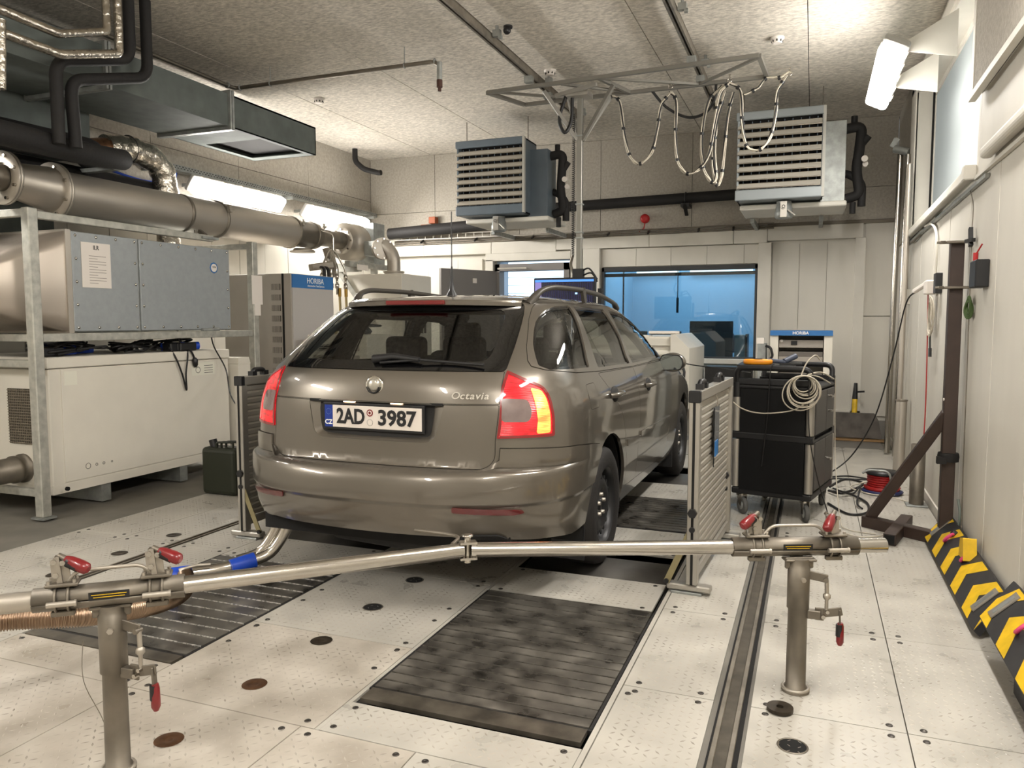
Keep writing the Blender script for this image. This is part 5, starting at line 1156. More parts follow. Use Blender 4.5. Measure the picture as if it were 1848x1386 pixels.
# white conditioning cabinet
t = thing('conditioning_cabinet','long cream metal cabinet with a grille end standing under the rack','cabinet',(-5.25,4.55,0))
build(MB().box(-5.75,-4.775,3.70,5.42,.16,.985), 'body', M_whitecab, t, bevel=.006)
build(MB().box(-5.76,-4.765,3.69,5.43,.99,1.065), 'lid', M_whitecab, t, bevel=.006)
build(MB().box(-4.777,-4.768,3.79,5.33,.20,.98), 'front_panel', M_whitecab, t, bevel=.002)
build(MB().box(-5.75,-4.77,3.69,5.43,.13,.19), 'plinth', M_whitecab, t)
for y in (4.13,4.88): build(MB().bar((-5.7,y,.065),(-4.80,y,.065),.07,.13).box(-4.80,-4.79,y-.04,y+.04,0,.13), 'foot_beam', M_galv, t)
build(MB().box(-5.16,-4.83,3.688,3.70,.47,.85), 'end_grille', mat('grille_dark', rgb(66,60,52), .6), t)
mb = MB()
for k in range(20): mb.box(-5.16,-4.83,3.682,3.69,.475+k*.019,.481+k*.019)
for k in range(18): mb.box(-5.155+k*.018,-5.150+k*.018,3.684,3.69,.47,.85)
tag(build(mb,'grille_wires',mat('grille_wire', rgb(124,116,102), .5, metal=.4),t),kind='stuff')
build(MB().box(-4.767,-4.7655,3.81,3.91,.87,.965), 'rating_label', M_sticker, t); build(MB().box(-4.767,-4.7655,4.98,5.24,.86,.965), 'maker_label', M_sticker, t)
mb = MB()
for k in range(4): mb.box(-4.7655,-4.765,5.12,5.22,.875+k*.02,.879+k*.02)
mb.torus((-4.765,5.05,.905),(1,0,0),.025,.002,16,4); build(mb,'label_print',M_blacktxt,t)
for k,(y,r) in enumerate(((3.97,.020),(4.04,.009),(4.10,.009),(4.17,.006))): build(MB().torus((-4.7672,y,.285+.0*k),(1,0,0),r,.0016,20,5), 'status_lamp', M_blacktxt, t)
build(MB().lathe((-5.05,3.70,.30),(0,-1,0),[(0,.10),(.02,.10),(.02,.085),(.06,.085),(.065,.095),(.085,.095),(.09,.085),(.35,.085)],24), 'duct_spigot', M_ssdark, t)
t = thing('side_unit','small cream unit with a sloped top beside the end of the long cabinet','unit',(-4.9,5.6,0))
build(MB().box(-5.5,-4.70,5.46,5.62,.15,.93).prism([(5.46,.93),(5.62,.93),(5.60,.99),(5.46,.99)], lambda u,v,tt:(-5.5+tt*.8,u,v)), 'body', M_whitecab, t, bevel=.005)
random.seed(21)
def tangle(x0,x1,y0,y1,z,n,lab,m=M_blackc,extra=True):
    t = thing('cable_tangle', lab, 'cables', ((x0+x1)/2,(y0+y1)/2,z))
    for k in range(n):
        q = [(random.uniform(x0,x1),random.uniform(y0,y1),z+random.uniform(.008,.10)) for _ in range(5)]
        build(MB().tube(spline(q,6),random.uniform(.006,.011),6), 'cable', m, t)
    if extra:
        for k in range(3):
            x,y = random.uniform(x0,x1),random.uniform(y0,y1); build(MB().cyl((x,y,z+.035),(x+.05,y+.11,z+.04),.032), 'blue_plug', M_bluesleeve, t)
            x,y = random.uniform(x0,x1),random.uniform(y0,y1); build(MB().box(x-.05,x+.05,y-.09,y+.09,z+.002,z+.07), 'black_block', M_blackp, t, bevel=.01)
    return t
tangle(-5.1,-4.80,3.75,4.2,1.066,9,'tangled black cables and blue plug on the near end of the cream cabinet')
tangle(-5.1,-4.80,4.3,4.8,1.066,6,'black cables lying along the middle of the cream cabinet top',extra=False)
tc = tangle(-5.1,-4.80,4.75,5.1,1.066,8,'pile of black cables and blue plugs above the maker label on the cream cabinet')
fcable([(-4.80,4.78,1.10),(-4.755,4.80,1.02),(-4.75,4.86,.88),(-4.75,4.90,.75),(-4.75,4.90,.88),(-4.755,4.93,1.02),(-4.79,4.96,1.10)],.007,M_blackc,'black cable loop drooping over the cream cabinet front','drooping_cable')
fcable([(-4.79,4.9,1.10),(-4.755,4.96,1.07),(-4.75,5.0,1.00)],.008,M_blackc,'short black lead with a plug over the cabinet edge','drooping_cable')
tag(build(MB().lathe((-4.75,5.0,1.01),(0,.1,-1),[(0,.012),(.02,.024),(.06,.022),(.08,.010)],12),'black_plug',M_blackp),'black plug dangling over the cream cabinet front','plug')
t = thing('cable_connector','grey connector with a black lead on the lower edge of the filter box','cable',(-4.73,5.2,1.23))
build(MB().cyl((-4.735,5.08,1.235),(-4.735,5.27,1.24),.016), 'connector', M_galv, t); build(MB().tube(spline([(-4.73,5.17,1.235),(-4.72,5.19,1.1),(-4.68,5.28,.9),(-4.3,4.9,.72),(-4.0,4.7,.6)],7),.006,6), 'lead', M_blackc, t)
t = thing('jerrycan','dark green jerrycan on the floor behind the left barrier','jerrycan',(-4.12,4.62,0))
build(MB().box(-4.30,-3.98,4.55,4.72,0,.36), 'can', M_green, t, bevel=.035, seg=3)
for dx in (-.07,0,.07): build(MB().tube(bend([(-4.14+dx*.3,4.60+dx*.4,.36),(-4.14+dx*.3,4.60+dx*.4,.40),(-4.02+dx*.3,4.64+dx*.4,.40),(-4.02+dx*.3,4.64+dx*.4,.36)],.02,3),.009,6), 'handle', M_green, t)
build(MB().cyl((-4.22,4.62,.35),(-4.24,4.62,.41),.03), 'cap', M_blackp, t)
# analyser cabinets
def vents(x0, y, z0, n, m, par):
    for k in range(n):
        z = z0+k*.098; v = build(MB().box(x0,x0+.10,y-.004,y,z,z+.055), 'vent', M_gap, par)
        mb = MB()
        for j in range(9): mb.box(x0+.004+j*.0108,x0+.0095+j*.0108,y-.007,y-.003,z,z+.055)
        build(mb,'vent_bars',m,v)
t = thing('analyser_cabinet','tall grey cabinet with a column of vents and a blue front band behind the rack','cabinet',(-4.9,6.25,0))
build(MB().box(-5.28,-4.50,5.96,6.62,0,1.75), 'casing', M_greycab, t, bevel=.004); vents(-4.72,5.96,.62,11,M_greycab,t)
build(MB().box(-4.60,-4.58,5.955,5.962,.1,1.75), 'door_seam', M_gap, t)
build(MB().box(-4.503,-4.49,5.97,6.62,.1,1.62), 'front_door', mat('cool_grey_door', rgb(176,172,168), .5), t); build(MB().box(-4.503,-4.488,5.97,6.62,1.62,1.745), 'header_band', M_blue, t)
text_mesh('HORIBA', .075, M_whitetxt, t, (-4.486,6.32,1.69), (PI/2,0,PI/2)); text_mesh('Automotive Test Systems', .026, M_whitetxt, t, (-4.486,6.33,1.645), (PI/2,0,PI/2))
t = thing('blower_cabinet','large plain cream cabinet with a flanged steel bend on its roof, behind the car','cabinet',(-4.5,7.85,0))
build(MB().box(-4.92,-4.20,7.5,8.2,0,1.83), 'casing', M_whitecab, t, bevel=.006); [build(MB().box(-4.20,-4.196,7.56+k*.075,7.605+k*.075,1.17,1.40), 'vent_slot', M_gap, t) for k in range(7)]
build(MB().lathe((-4.47,7.8,1.83),(0,0,1),[(0,.12),(.015,.12),(.015,.10),(.03,.12),(.045,.12),(.045,.075)],24), 'roof_flange', M_ss, t)
build(MB().tube(bend([(-4.47,7.8,1.86),(-4.47,7.8,2.06),(-4.60,7.78,2.20)],.12,6),.075,18), 'bend', M_ss, t)
build(MB().lathe((-4.60,7.76,2.13),(.75,-.6,0),[(0,.125),(.014,.125),(.014,.10),(.04,.10),(.04,.125),(.054,.125)],24), 'round_flange', M_ss, t)
for k in range(8):
    a = 2*PI*k/8; u_ = Vector((.6,.75,0)).normalized(); p = Vector((-4.555,7.724,2.13))+u_*.108*math.cos(a)+Vector((0,0,.108*math.sin(a))); dd = Vector((.75,-.6,0)).normalized()
    build(MB().cyl(p-dd*.01,p+dd*.016,.010,seg=6), 'flange_bolt', M_sspol, t)
# workbench with instruments seen through the car
t = thing('instrument_rack','pale instrument rack behind the car, seen through its rear window','rack',(-4.05,6.3,0))
build(MB().box(-4.36,-3.72,6.0,6.6,0,1.185), 'casing', M_whitecab, t, bevel=.005)
for k,z_ in enumerate((1.10,1.00,.93,.80)): build(MB().box(-4.32+.03*k,-3.80,5.985,6.0,z_-.06,z_), 'module_front', M_greycab, t, bevel=.002)
for z_ in (1.075,1.055,.975,.955): build(MB().box(-4.22,-4.0,5.98,5.986,z_,z_+.008), 'vent_line', M_gap, t)
build(MB().box(-3.98,-3.86,5.975,5.99,1.0,1.05).box(-4.16,-4.08,5.975,5.99,.93,.97), 'black_socket', M_blackp, t)
random.seed(31)
t = thing('cable_pile','heap of dark cables on the rack behind the car','cables',(-3.95,6.2,1.185))
for k in range(8): build(MB().tube(spline([(random.uniform(-4.15,-3.75),random.uniform(6.02,6.3),1.19+random.uniform(.01,.09)) for _ in range(5)],6),.008,6), 'cable', mat('slate_cable', rgb(40,52,62), .5), t)
# ------------------------------------------------------------------ big exhaust pipe
t = thing('dilution_tunnel','thick stainless exhaust pipe with bolted flanges running above the rack','pipe',(-5.0,5.5,2.2))
build(MB().cyl((-5.0,3.98,2.215),(-5.0,6.62,2.215),.155,seg=40), 'main_tube', M_ss, t)
build(MB().lathe((-5.0,3.62,2.25),(0,1,-.07),[(0,.10),(.05,.115),(.30,.152),(.37,.155)],36), 'reducer', M_ss, t)
build(MB().cyl((-5.0,2.6,2.30),(-5.0,3.62,2.25),.088,seg=28), 'inlet_tube', M_ssdark, t)
for (y,z,R) in ((3.62,2.25,.175),(3.97,2.215,.20)):
    build(MB().lathe((-5.0,y-.015,z),(0,1,0),[(0,.10),(0,R),(.016,R),(.018,R-.01),(.020,R),(.034,R),(.034,.10)],36,caps=False), 'flange', M_ss, t)
    for k in range(8):
        a = 2*PI*(k+.5)/8; r = R-.028; x,zz = -5.0+r*math.cos(a), z+r*math.sin(a); build(MB().cyl((x,y-.032,zz),(x,y+.034,zz),.012,seg=6), 'flange_bolt', M_sspol, t)
def band(y, r, w_=.03): build(MB().lathe((-5.0,y,2.215),(0,1,0),[(0,r),(.004,r+.010),(w_-.004,r+.010),(w_,r)],36), 'clamp_band', M_ssdark, t); build(MB().bar((-4.84,y+w_/2,2.33),(-4.83,y+w_/2,2.27),.03,.03).cyl((-4.83,y-.01,2.30),(-4.83,y+w_+.03,2.30),.008), 'band_lock', M_ss, t)
band(5.55,.155); band(6.60,.155)
build(MB().lathe((-5.0,6.62,2.215),(0,1,0),[(0,.15),(.02,.135),(.42,.135),(.46,.11),(.55,.095),(.80,.085),(.82,.10),(.84,.085),(.86,.10),(.88,.085),(.90,.10),(.92,.085),(.98,.085)],32), 'sampling_section', M_ssdark, t)
band(6.95,.133)
build(MB().lathe((-5.0,7.55,2.215),(0,1,0),[(0,.10),(0,.15),(.015,.15),(.015,.11),(.05,.21),(.30,.21),(.34,.17)],36), 'valve_drum', M_ss, t)
for k in range(8):
    a = 2*PI*k/8; build(MB().cyl((-5.0+.13*math.cos(a),7.53,2.215+.13*math.sin(a)),(-5.0+.13*math.cos(a),7.58,2.215+.13*math.sin(a)),.012,seg=6), 'flange_bolt', M_sspol, t)
build(MB().box(-5.20,-4.82,7.95,8.2,1.95,2.46), 'drive_plate', M_galv, t, bevel=.004)
b_ = build(MB().box(-4.80,-4.62,7.7,7.95,2.05,2.22), 'actuator_box', M_galv, t, bevel=.006); build(MB().cyl((-4.62,7.8,2.17),(-4.605,7.8,2.17),.028), 'red_lamp', mat('lamp_red', rgb(220,60,60), .3, emit=(1,.1,.1), es=1), b_)
build(MB().lathe((-4.98,6.80,2.06),(0,0,-1),[(0,.10),(.02,.13),(.035,.13),(.035,.07)],20), 'bottom_port', M_ss, t)
build(MB().tube(bend([(-4.92,7.15,2.10),(-4.90,7.18,1.98),(-4.80,7.10,1.88),(-4.80,7.10,1.78)],.06),.05,14), 'drain_bend', M_ssdark, t)
build(MB().bar((-4.735,5.15,2.02),(-4.80,5.15,2.06),.03).cyl((-4.84,5.15,2.0),(-4.84,5.15,2.07),.010).lathe((-5.0,5.135,2.215),(0,1,0),[(0,.156),(.0,.162),(.03,.162),(.03,.156)],36), 'pipe_hanger', M_ssdark, t)
build(MB().bar((-5.1,7.4,1.90),(-4.66,7.4,1.90),.06,.09).bar((-4.95,7.4,1.88),(-4.56,7.5,1.30),.05,.05).bar((-4.70,7.75,1.90),(-4.70,7.75,1.3),.06,.06).bar((-4.7,7.2,1.93),(-4.7,8.0,1.93),.06,.06), 'support_bracket', M_galvframe, t)
build(MB().box(-4.66,-4.655,7.33,7.55,1.87,1.93), 'bracket_label', M_paper, t)
# sampling probes with hoses
t = thing('sampling_manifold','cluster of thin steel sampling tubes and quick couplings under the big pipe','tubes',(-4.75,7.0,1.8))
top = Vector((-4.78,7.02,2.06))
for k,(dx,dy) in enumerate(((-.10,-.16),(-.02,-.05),(.02,.02),(.06,.14))):
    e = Vector((-4.72+dx*.3,7.0+dy*1.2,1.86))
    build(MB().tube(bend([top,top+Vector((.02,0,.0))+Vector((0,dy*.5,-.03)),e,e-Vector((0,0,.14))],.05,5),.011,8), 'sample_tube', M_sspol, t)
    build(MB().lathe(e-Vector((0,0,.05)),(0,0,-1),[(0,.012),(.02,.022),(.05,.022),(.06,.014),(.10,.014),(.11,.024),(.15,.024),(.16,.012),(.22,.012)],10), 'coupling', M_sspol, t)
for k,dy in ((0,.05),(1,.17)):
    e = Vector((-4.70,7.0+dy,1.66))
    build(MB().cyl(e,e-Vector((0,0,.09)),.018), 'brass_fitting', mat('brass', rgb(150,120,60), .35, metal=.9), t)
    build(MB().tube(spline([e-Vector((0,0,.09)),e-Vector((0,0,.3)),e+Vector((-.02,-.06,-.5)),e+Vector((0,-.2,-.7))],6),.014,8), 'hose', mat('amber_hose', rgb(140,124,84), .3), t)
build(MB().tube(bend([top+Vector((-.08,-.05,.20)),top+Vector((.03,0,.17)),top+Vector((.03,0,-.0))],.05),.011,8), 'riser', M_sspol, t)
t = thing('cable_gland_box','black connector block with two thick leads beneath the big pipe','connector',(-4.8,6.85,1.8))
build(MB().bar((-4.85,6.75,1.86),(-4.72,6.95,1.90),.10,.07), 'block', M_ssdark, t, bevel=.008)
for dy in (0,.07): build(MB().tube(bend([(-4.72,6.75+dy,1.86),(-4.66,6.72+dy,1.85),(-4.64,6.70+dy,1.74)],.04),.018,8), 'lead', M_blackp, t)
# foil lagged elbow
t = thing('lagged_duct','foil-wrapped flexible duct bending down behind the big pipe','duct',(-5.4,5.2,2.3))
build(MB().tube(bend([(-5.42,4.80,2.72),(-5.40,5.02,2.76),(-5.38,5.36,2.70),(-5.38,5.40,2.30),(-5.38,5.40,1.3)],.24,9),.11,22,rf=lambda v:.105+.006*math.sin(v*37)+.003*math.sin(v*91)), 'lagging', M_foil, t)
build(MB().torus((-5.41,5.02,2.75),(0,1,.1),.112,.006,24,6), 'tie_wire', M_blackp, t); build(MB().cyl((-5.44,4.66,2.68),(-5.42,4.82,2.72),.085), 'inlet_collar', M_brass, t)
# big dark pipes on the left
t = thing('black_lagged_main','thick black insulated main running along the left wall','pipe',(-5.3,4,2.5))
build(MB().tube(bend([(-5.25,1.5,2.62),(-5.25,3.4,2.60),(-5.28,4.55,2.62),(-5.45,4.68,2.62)],.1),.105,20), 'upper_main', M_black, t)
build(MB().tube([(-5.55,1.5,2.42),(-5.55,5.6,2.42)],.13,20), 'lower_main', M_black, t)
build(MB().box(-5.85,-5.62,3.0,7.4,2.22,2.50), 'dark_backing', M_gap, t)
build(MB().bar((-5.84,4.62,2.50),(-5.1,4.62,2.50),.06,.03), 'bracket', M_galv, t)
t = thing('black_riser_pair','two black insulated pipes dropping from the ceiling and stepping left at the duct','pipes',(-4.45,4,2.5))
build(MB().tube(bend([(-4.45,4.18,3.56),(-4.45,4.18,3.11),(-4.45,3.60,2.93),(-4.45,3.60,2.42)],.10,7),.038,18), 'riser', M_black, t)
build(MB().tube(bend([(-4.45,4.325,3.56),(-4.45,4.325,3.03),(-4.45,3.70,2.84),(-4.45,3.72,2.42)],.10,7),.038,18), 'riser', M_black, t)
build(MB().tube([(-4.50,2.6,2.40),(-4.50,3.3,2.42),(-4.62,4.0,2.44),(-4.80,4.4,2.50)],.075,18), 'header', M_black, t)
t = thing('foil_pipe_pair','two foil-wrapped pipes running across the upper left corner and up to the ceiling','pipes',(-4.3,3.5,3))
build(MB().tube(bend([(-4.3,2.6,3.07),(-4.3,3.51,3.04),(-4.3,3.86,3.17),(-4.3,3.86,3.56)],.03,4),.026,14,rf=lambda v:.026+.0015*math.sin(v*80)), 'pipe', M_foil, t)
build(MB().tube(bend([(-4.3,2.6,2.94),(-4.3,3.51,2.92),(-4.3,3.95,3.06),(-4.3,3.95,3.56)],.03,4),.026,14,rf=lambda v:.026+.0015*math.sin(v*70+1)), 'pipe', M_foil, t)
build(MB().tube([(-4.26,3.10,2.60),(-4.26,3.12,2.98)],.026,12), 'stub', M_foil, t)
# rectangular ceiling duct
t = thing('ventilation_duct','long rectangular sheet-metal duct under the ceiling at left, dark grille in its end','duct',(-5.0,5,2.95))
for (y0,y1) in ((2.6,4.15),(4.17,5.39)): build(MB().box(-5.42,-4.66,y0,y1,2.955,3.225), 'duct_section', M_duct, t, bevel=.002)
build(MB().box(-5.42,-5.405,5.41,6.62,2.955,3.225).box(-4.675,-4.66,5.41,6.62,2.955,3.225).box(-5.42,-4.66,6.605,6.62,2.955,3.225).box(-5.42,-4.66,5.41,6.62,3.21,3.225).box(-5.42,-4.66,5.41,5.85,2.955,2.962)
      .box(-5.42,-4.66,6.50,6.62,2.955,2.962).box(-5.42,-5.34,5.85,6.50,2.955,2.962).box(-4.72,-4.66,5.85,6.50,2.955,2.962), 'duct_section', M_duct, t)
for y in (4.16,5.40): build(MB().box(-5.45,-4.63,y-.025,y-.004,2.925,3.255).box(-5.45,-4.63,y+.004,y+.025,2.925,3.255), 'joint_flange', M_galv, t, bevel=.003)
build(MB().box(-5.39,-4.68,5.80,6.55,3.00,3.02), 'outlet_grille', M_gap, t)
build(MB().box(-5.40,-4.85,4.6,6.6,3.225,3.235), 'top_gasket', M_gap, t)
t = thing('duct_box','broad sheet-metal duct box against the left wall, upper left corner','duct',(-5.5,3.6,2.7))
build(MB().box(-5.84,-5.46,2.4,4.7,2.62,3.50), 'casing', M_duct, t, bevel=.003); build(MB().bar((-5.44,2.4,2.72),(-5.44,4.7,2.72),.02,.03).bar((-5.44,2.4,2.64),(-5.44,4.7,2.64),.03,.03), 'rail', M_galv, t)
build(MB().box(-5.84,-5.66,2.4,4.5,1.7,2.25), 'lower_casing', M_duct, t)
# cable tray
t = thing('cable_tray','perforated steel cable tray along the left wall above the strip lights','tray',(-5.76,7.6,2.8))
build(MB().box(-5.80,-5.70,5.3,9.5,2.745,2.75).box(-5.705,-5.70,5.3,9.5,2.75,2.80), 'tray', M_galv, t)
mb = MB()
for k in range(104): mb.box(-5.6995,-5.699,5.34+k*.04,5.36+k*.04,2.765,2.772).box(-5.6995,-5.699,5.36+k*.04,5.38+k*.04,2.783,2.790)
tag(build(mb,'slots',M_gap,t),kind='stuff')
build(MB().tube([(-5.74,5.3,2.77),(-5.74,7.5,2.775),(-5.74,9.4,2.77)],.014,6), 'tray_cable', M_blackc, t)
for y in (5.6,6.6,7.5,8.4,9.3): build(MB().bar((-5.86,y,2.72),(-5.62,y,2.72),.04,.03), 'tray_bracket', M_galv, t)
for yc in (6.57,8.32): pass
fcable([(-5.80,3.6,2.66),(-5.82,4.6,2.72),(-5.80,5.3,2.62),(-5.78,5.6,2.60),(-5.8,5.9,2.66),(-5.8,5.95,2.80)],.012,M_bluesleeve,'blue cable along the left wall behind the foil elbow','wall_cable')
fcable([(-5.84,5.62,2.95),(-5.84,5.66,2.85),(-5.84,5.70,2.75)],.004,M_blackc,'thin loose wire hanging on the left wall below the duct','wall_cable')
# sprinkler pipe
t = thing('sprinkler_pipe','thin grey pipe hung across the ceiling at left with a brown-tipped drop','pipe',(-3.9,5.8,3.4))
build(MB().tube(bend([(-4.94,4.4,3.42),(-4.94,5.80,3.41),(-2.94,5.80,3.41),(-2.88,5.80,3.38),(-2.88,5.80,3.30)],.05,5),.017,12), 'pipe', M_ssdark, t)
build(MB().cyl((-2.88,5.80,3.40),(-2.88,5.80,3.26),.022).torus((-2.92,5.80,3.41),(1,0,0),.02,.006,12,6), 'elbow', M_galv, t)
build(MB().cyl((-2.88,5.80,3.26),(-2.88,5.80,3.20),.024).cyl((-2.88,5.80,3.20),(-2.88,5.80,3.17),.014), 'end_plug', mat('rusty_cap', rgb(74,44,34), .6), t)
for x in (-4.55,-3.2): build(MB().torus((x,5.80,3.41),(1,0,0),.02,.005,14,6).cyl((x,5.80,3.43),(x,5.80,3.56),.004,seg=6), 'hanger', M_galv, t)
build(MB().torus((-4.94,5.70,3.41),(0,1,0),.02,.007,14,6).torus((-4.88,5.80,3.41),(1,0,0),.02,.007,14,6), 'tee_collar', M_galv, t)
tag(build(MB().tube(bend([(-5.66,8.9,3.56),(-5.66,8.9,3.40),(-5.56,8.95,3.30),(-5.40,9.05,3.26),(-5.36,9.05,3.26)],.05),.035,12),'pipe_stub',M_black),'short black lagged pipe stub at the ceiling in the far left corner','pipe')
# smoke detectors and cameras
for (x,y,lab) in ((-2.27,6.80,'white smoke detector on the ceiling beside the left rail'),(-.33,6.69,'white smoke detector on the ceiling above the cable loops'),(-4.74,6.80,'white smoke detector on the ceiling near the duct end')):
    t = thing('smoke_detector',lab,'detector',(x,y,3.50))
    build(MB().lathe((x,y,3.56),(0,0,-1),[(0,.055),(.012,.055),(.016,.045),(.04,.040),(.046,.03)],22), 'housing', M_paper, t)
    mb = MB()
    for k in range(8): a = 2*PI*k/8; mb.box(x+.040*math.cos(a)-.005,x+.040*math.cos(a)+.005,y+.040*math.sin(a)-.005,y+.040*math.sin(a)+.005,3.522,3.538)
    build(mb,'sensor_slot',M_gap,t)
t = thing('ceiling_camera','small black dome camera on the ceiling','camera',(-2.24,5.69,3.5)); build(MB().cyl((-2.24,5.69,3.56),(-2.24,5.69,3.545),.035), 'base', M_blackp, t); build(MB().sphere((-2.24,5.67,3.52),.030,14,10), 'dome', M_blackp, t)
# ------------------------------------------------------------------ ceiling rails, boom, mast and monitor
for x, lab in ((-2.375,'left ceiling rail, the one nearer the sprinkler pipe'),(-.975,'right ceiling rail, passing over the right end of the boom')):
    t = thing('ceiling_rail', lab, 'rail', (x,5.5,3.43))
    build(MB().box(x-.025,x-.008,2.4,8.2,3.44,3.50).box(x+.008,x+.025,2.4,8.2,3.44,3.50).box(x-.025,x+.025,2.4,8.2,3.495,3.505), 'track', M_rail, t)
    build(MB().box(x-.008,x+.008,2.4,8.2,3.47,3.495), 'track_slot', M_gap, t)
    for y in (4.2,5.65,6.9,8.0): build(MB().bar((x+.03,y,3.50),(x+.09,y,3.50),.04,.05).cyl((x+.06,y,3.50),(x+.06,y,3.56),.012).cyl((x+.075,y,3.47),(x+.10,y,3.47),.018,seg=8), 'rail_hanger', M_galv, t)
t = thing('boom_truss','flat aluminium boom frame hung across both ceiling rails','boom',(-1.6,6.85,3.36))
z = 3.365; A_ = [(-2.80,6.62),(-2.62,7.08),(-.43,7.03),(-.45,6.46)]
w_ = .035
def tr(a,b,w=.035,h=.03,zz=z): build(MB().bar((a[0],a[1],zz),(b[0],b[1],zz),w,h), 'chord' if w > .03 else 'lattice', M_truss, t)
tr((-2.80,6.60),(-.45,6.46)); tr((-2.62,7.09),(-.42,7.03)); tr((-2.80,6.60),(-2.62,7.09)); tr((-.45,6.46),(-.42,7.03))
tr((-2.72,6.62),(-2.1,7.07),.025,.02); tr((-1.75,6.56),(-.98,7.04),.025,.02); tr((-1.75,6.56),(-1.6,7.06),.03,.03); tr((-.45,6.5),(-.98,7.04),.025,.02); tr((-1.6,7.05),(-2.1,6.6),.025,.02)
for x in (-2.375,-.975): [build(MB().box(x-.035,x+.035,y_,y_+.06,3.385,3.44), 'trolley_runner', M_galv, t) for y_ in (6.50,7.03)]
mx, my = -1.985, 6.80
t = thing('monitor_mast','square aluminium mast hanging from the boom and carrying the monitor','mast',(mx,my,1.7))
build(MB().bar((mx,my,1.72),(mx,my,3.34),.048,.048,up=(0,1,0)), 'mast_tube', mat('mast_alu', rgb(140,138,131), .45, metal=.5), t, bevel=.004)
for (x,y) in ((-2.28,6.66),(-1.66,6.70),(-1.75,7.0),(-2.15,6.99)): build(MB().bar((mx+(x-mx)*.08,my+(y-my)*.08,2.92),(x,y,3.34),.03,.03), 'brace', M_truss, t)
for z_ in (2.05,2.1,2.35,2.95): build(MB().box(mx-.032,mx+.032,my-.032,my+.032,z_,z_+.012), 'collar', M_galv, t)
build(MB().box(mx-.10,mx+.10,my-.12,my+.05,3.28,3.32).bar((mx-.2,my-.1,3.3),(mx+.2,my-.2,3.33),.03), 'head_plate', M_alu, t)
build(MB().box(mx-.05,mx+.05,my-.05,my-.0,1.68,1.78), 'monitor_bracket', M_blackp, t)
t = thing('monitor','black flat screen facing the camera on the mast, dark plot with a blue title bar','monitor',(-2.09,6.72,1.35))
build(MB().box(-2.385,-1.805,6.70,6.74,1.345,1.70), 'case', M_blackp, t, bevel=.005)
build(MB().box(-2.37,-1.82,6.694,6.70,1.36,1.685), 'screen', M_screen, t); build(MB().box(-2.37,-1.82,6.691,6.695,1.662,1.682), 'title_bar', mat('title_bar', rgb(70,130,220), .4, emit=rgb(70,130,220), es=1), t)
build(MB().box(-2.37,-2.31,6.691,6.695,1.36,1.66), 'side_panel', mat('side_panel', rgb(130,120,180), .4, emit=rgb(130,120,190), es=.6), t)
mb = MB()
for k in range(28): mb.box(-2.295+k*.0168,-2.293+k*.0168,6.692,6.695,1.37,1.655)
tag(build(mb,'plot_grid',mat('plot_grid', rgb(40,36,90), .4, emit=rgb(40,36,100), es=.5),t),kind='stuff')
build(MB().box(-1.95,-1.93,6.690,6.694,1.40,1.42).box(-1.99,-1.97,6.690,6.694,1.55,1.565), 'readout', mat('readout', rgb(150,200,255), .4, emit=rgb(150,200,255), es=1.5), t)
build(MB().box(-1.79,-1.755,6.72,6.76,1.36,1.60).tube(spline([(-1.80,6.74,1.68),(-1.88,6.75,1.78),(-1.96,6.77,1.75)],5),.008,6).tube(spline([(-1.80,6.74,1.66),(-1.86,6.75,1.74),(-1.96,6.77,1.71)],5),.008,6), 'side_cable', M_blackc, t)
mb = MB(); n_ = 520; mb.tube([(mx-.055+.012*math.cos(k*.9),my-.02+.012*math.sin(k*.9),3.15-k*(1.25/n_)) for k in range(n_)],.0035,5)
t = thing('coiled_cable','black spiral cable beside the monitor mast','cable',(mx-.05,my,1.8)); build(mb,'spiral',M_blackc,t)
build(MB().tube(spline([(mx-.055,my-.02,1.90),(mx-.08,my,1.82),(mx-.05,my,1.74),(mx-.03,my,1.72)],5),.014,6), 'lead', M_ssdark, t)
build(MB().tube(spline([(mx-.12,6.75,3.3),(mx-.17,6.72,3.1),(mx-.12,6.72,2.98),(mx-.07,6.75,3.08),(mx-.06,6.75,3.28)],6),.016,8), 'loop', M_blackc, t)
# festoon cables
yy = 6.98
def fest(nm, pts, lab, y=yy):
    t = thing('festoon_cable', lab, 'cables', (pts[0][0],y,pts[0][1]), 'cable loops hanging from the boom')
    P = spline([(x,y,z_) for x,z_ in pts],8)
    for k in range(4):
        a = k*PI/2
        build(MB().tube([p+Vector((.009*math.cos(a+i*.16),.009*math.sin(a+i*.16),.004*math.sin(i*.9+k))) for i,p in enumerate(P)],.0058,5), 'strand', M_whitecable if k != 2 else M_blackc, t)
    for i in range(6,len(P)-3,9):
        d = (P[i+1]-P[i-1]).normalized(); build(MB().cyl(P[i]-d*.012,P[i]+d*.010,.018,seg=10), 'tie', M_blackp, t)
fest('a',[(-1.74,3.33),(-1.67,3.26),(-1.63,3.0),(-1.58,2.80),(-1.49,2.71),(-1.38,2.80),(-1.33,3.0),(-1.30,3.2),(-1.22,3.30)],'leftmost loop of white and black cable under the boom')
fest('b',[(-1.22,3.31),(-1.17,3.22),(-1.17,2.95),(-1.15,2.72),(-1.07,2.60),(-.97,2.62),(-.88,2.75),(-.84,3.0),(-.80,3.25),(-.72,3.33)],'second loop of cable from the left, deeper than the first')
fest('c',[(-.78,3.33),(-.90,3.2),(-.95,2.9),(-.93,2.65),(-.86,2.52),(-.82,2.56),(-.84,2.8),(-.82,3.05),(-.76,3.28)],'bunched cable loop hanging lowest, left of the right heater',7.02)
fest('d',[(-.86,3.3),(-.84,3.0),(-.86,2.7),(-.82,2.50),(-.78,2.6),(-.76,2.85),(-.74,3.1),(-.70,3.28)],'second bunched cable loop just behind the lowest one',7.10)
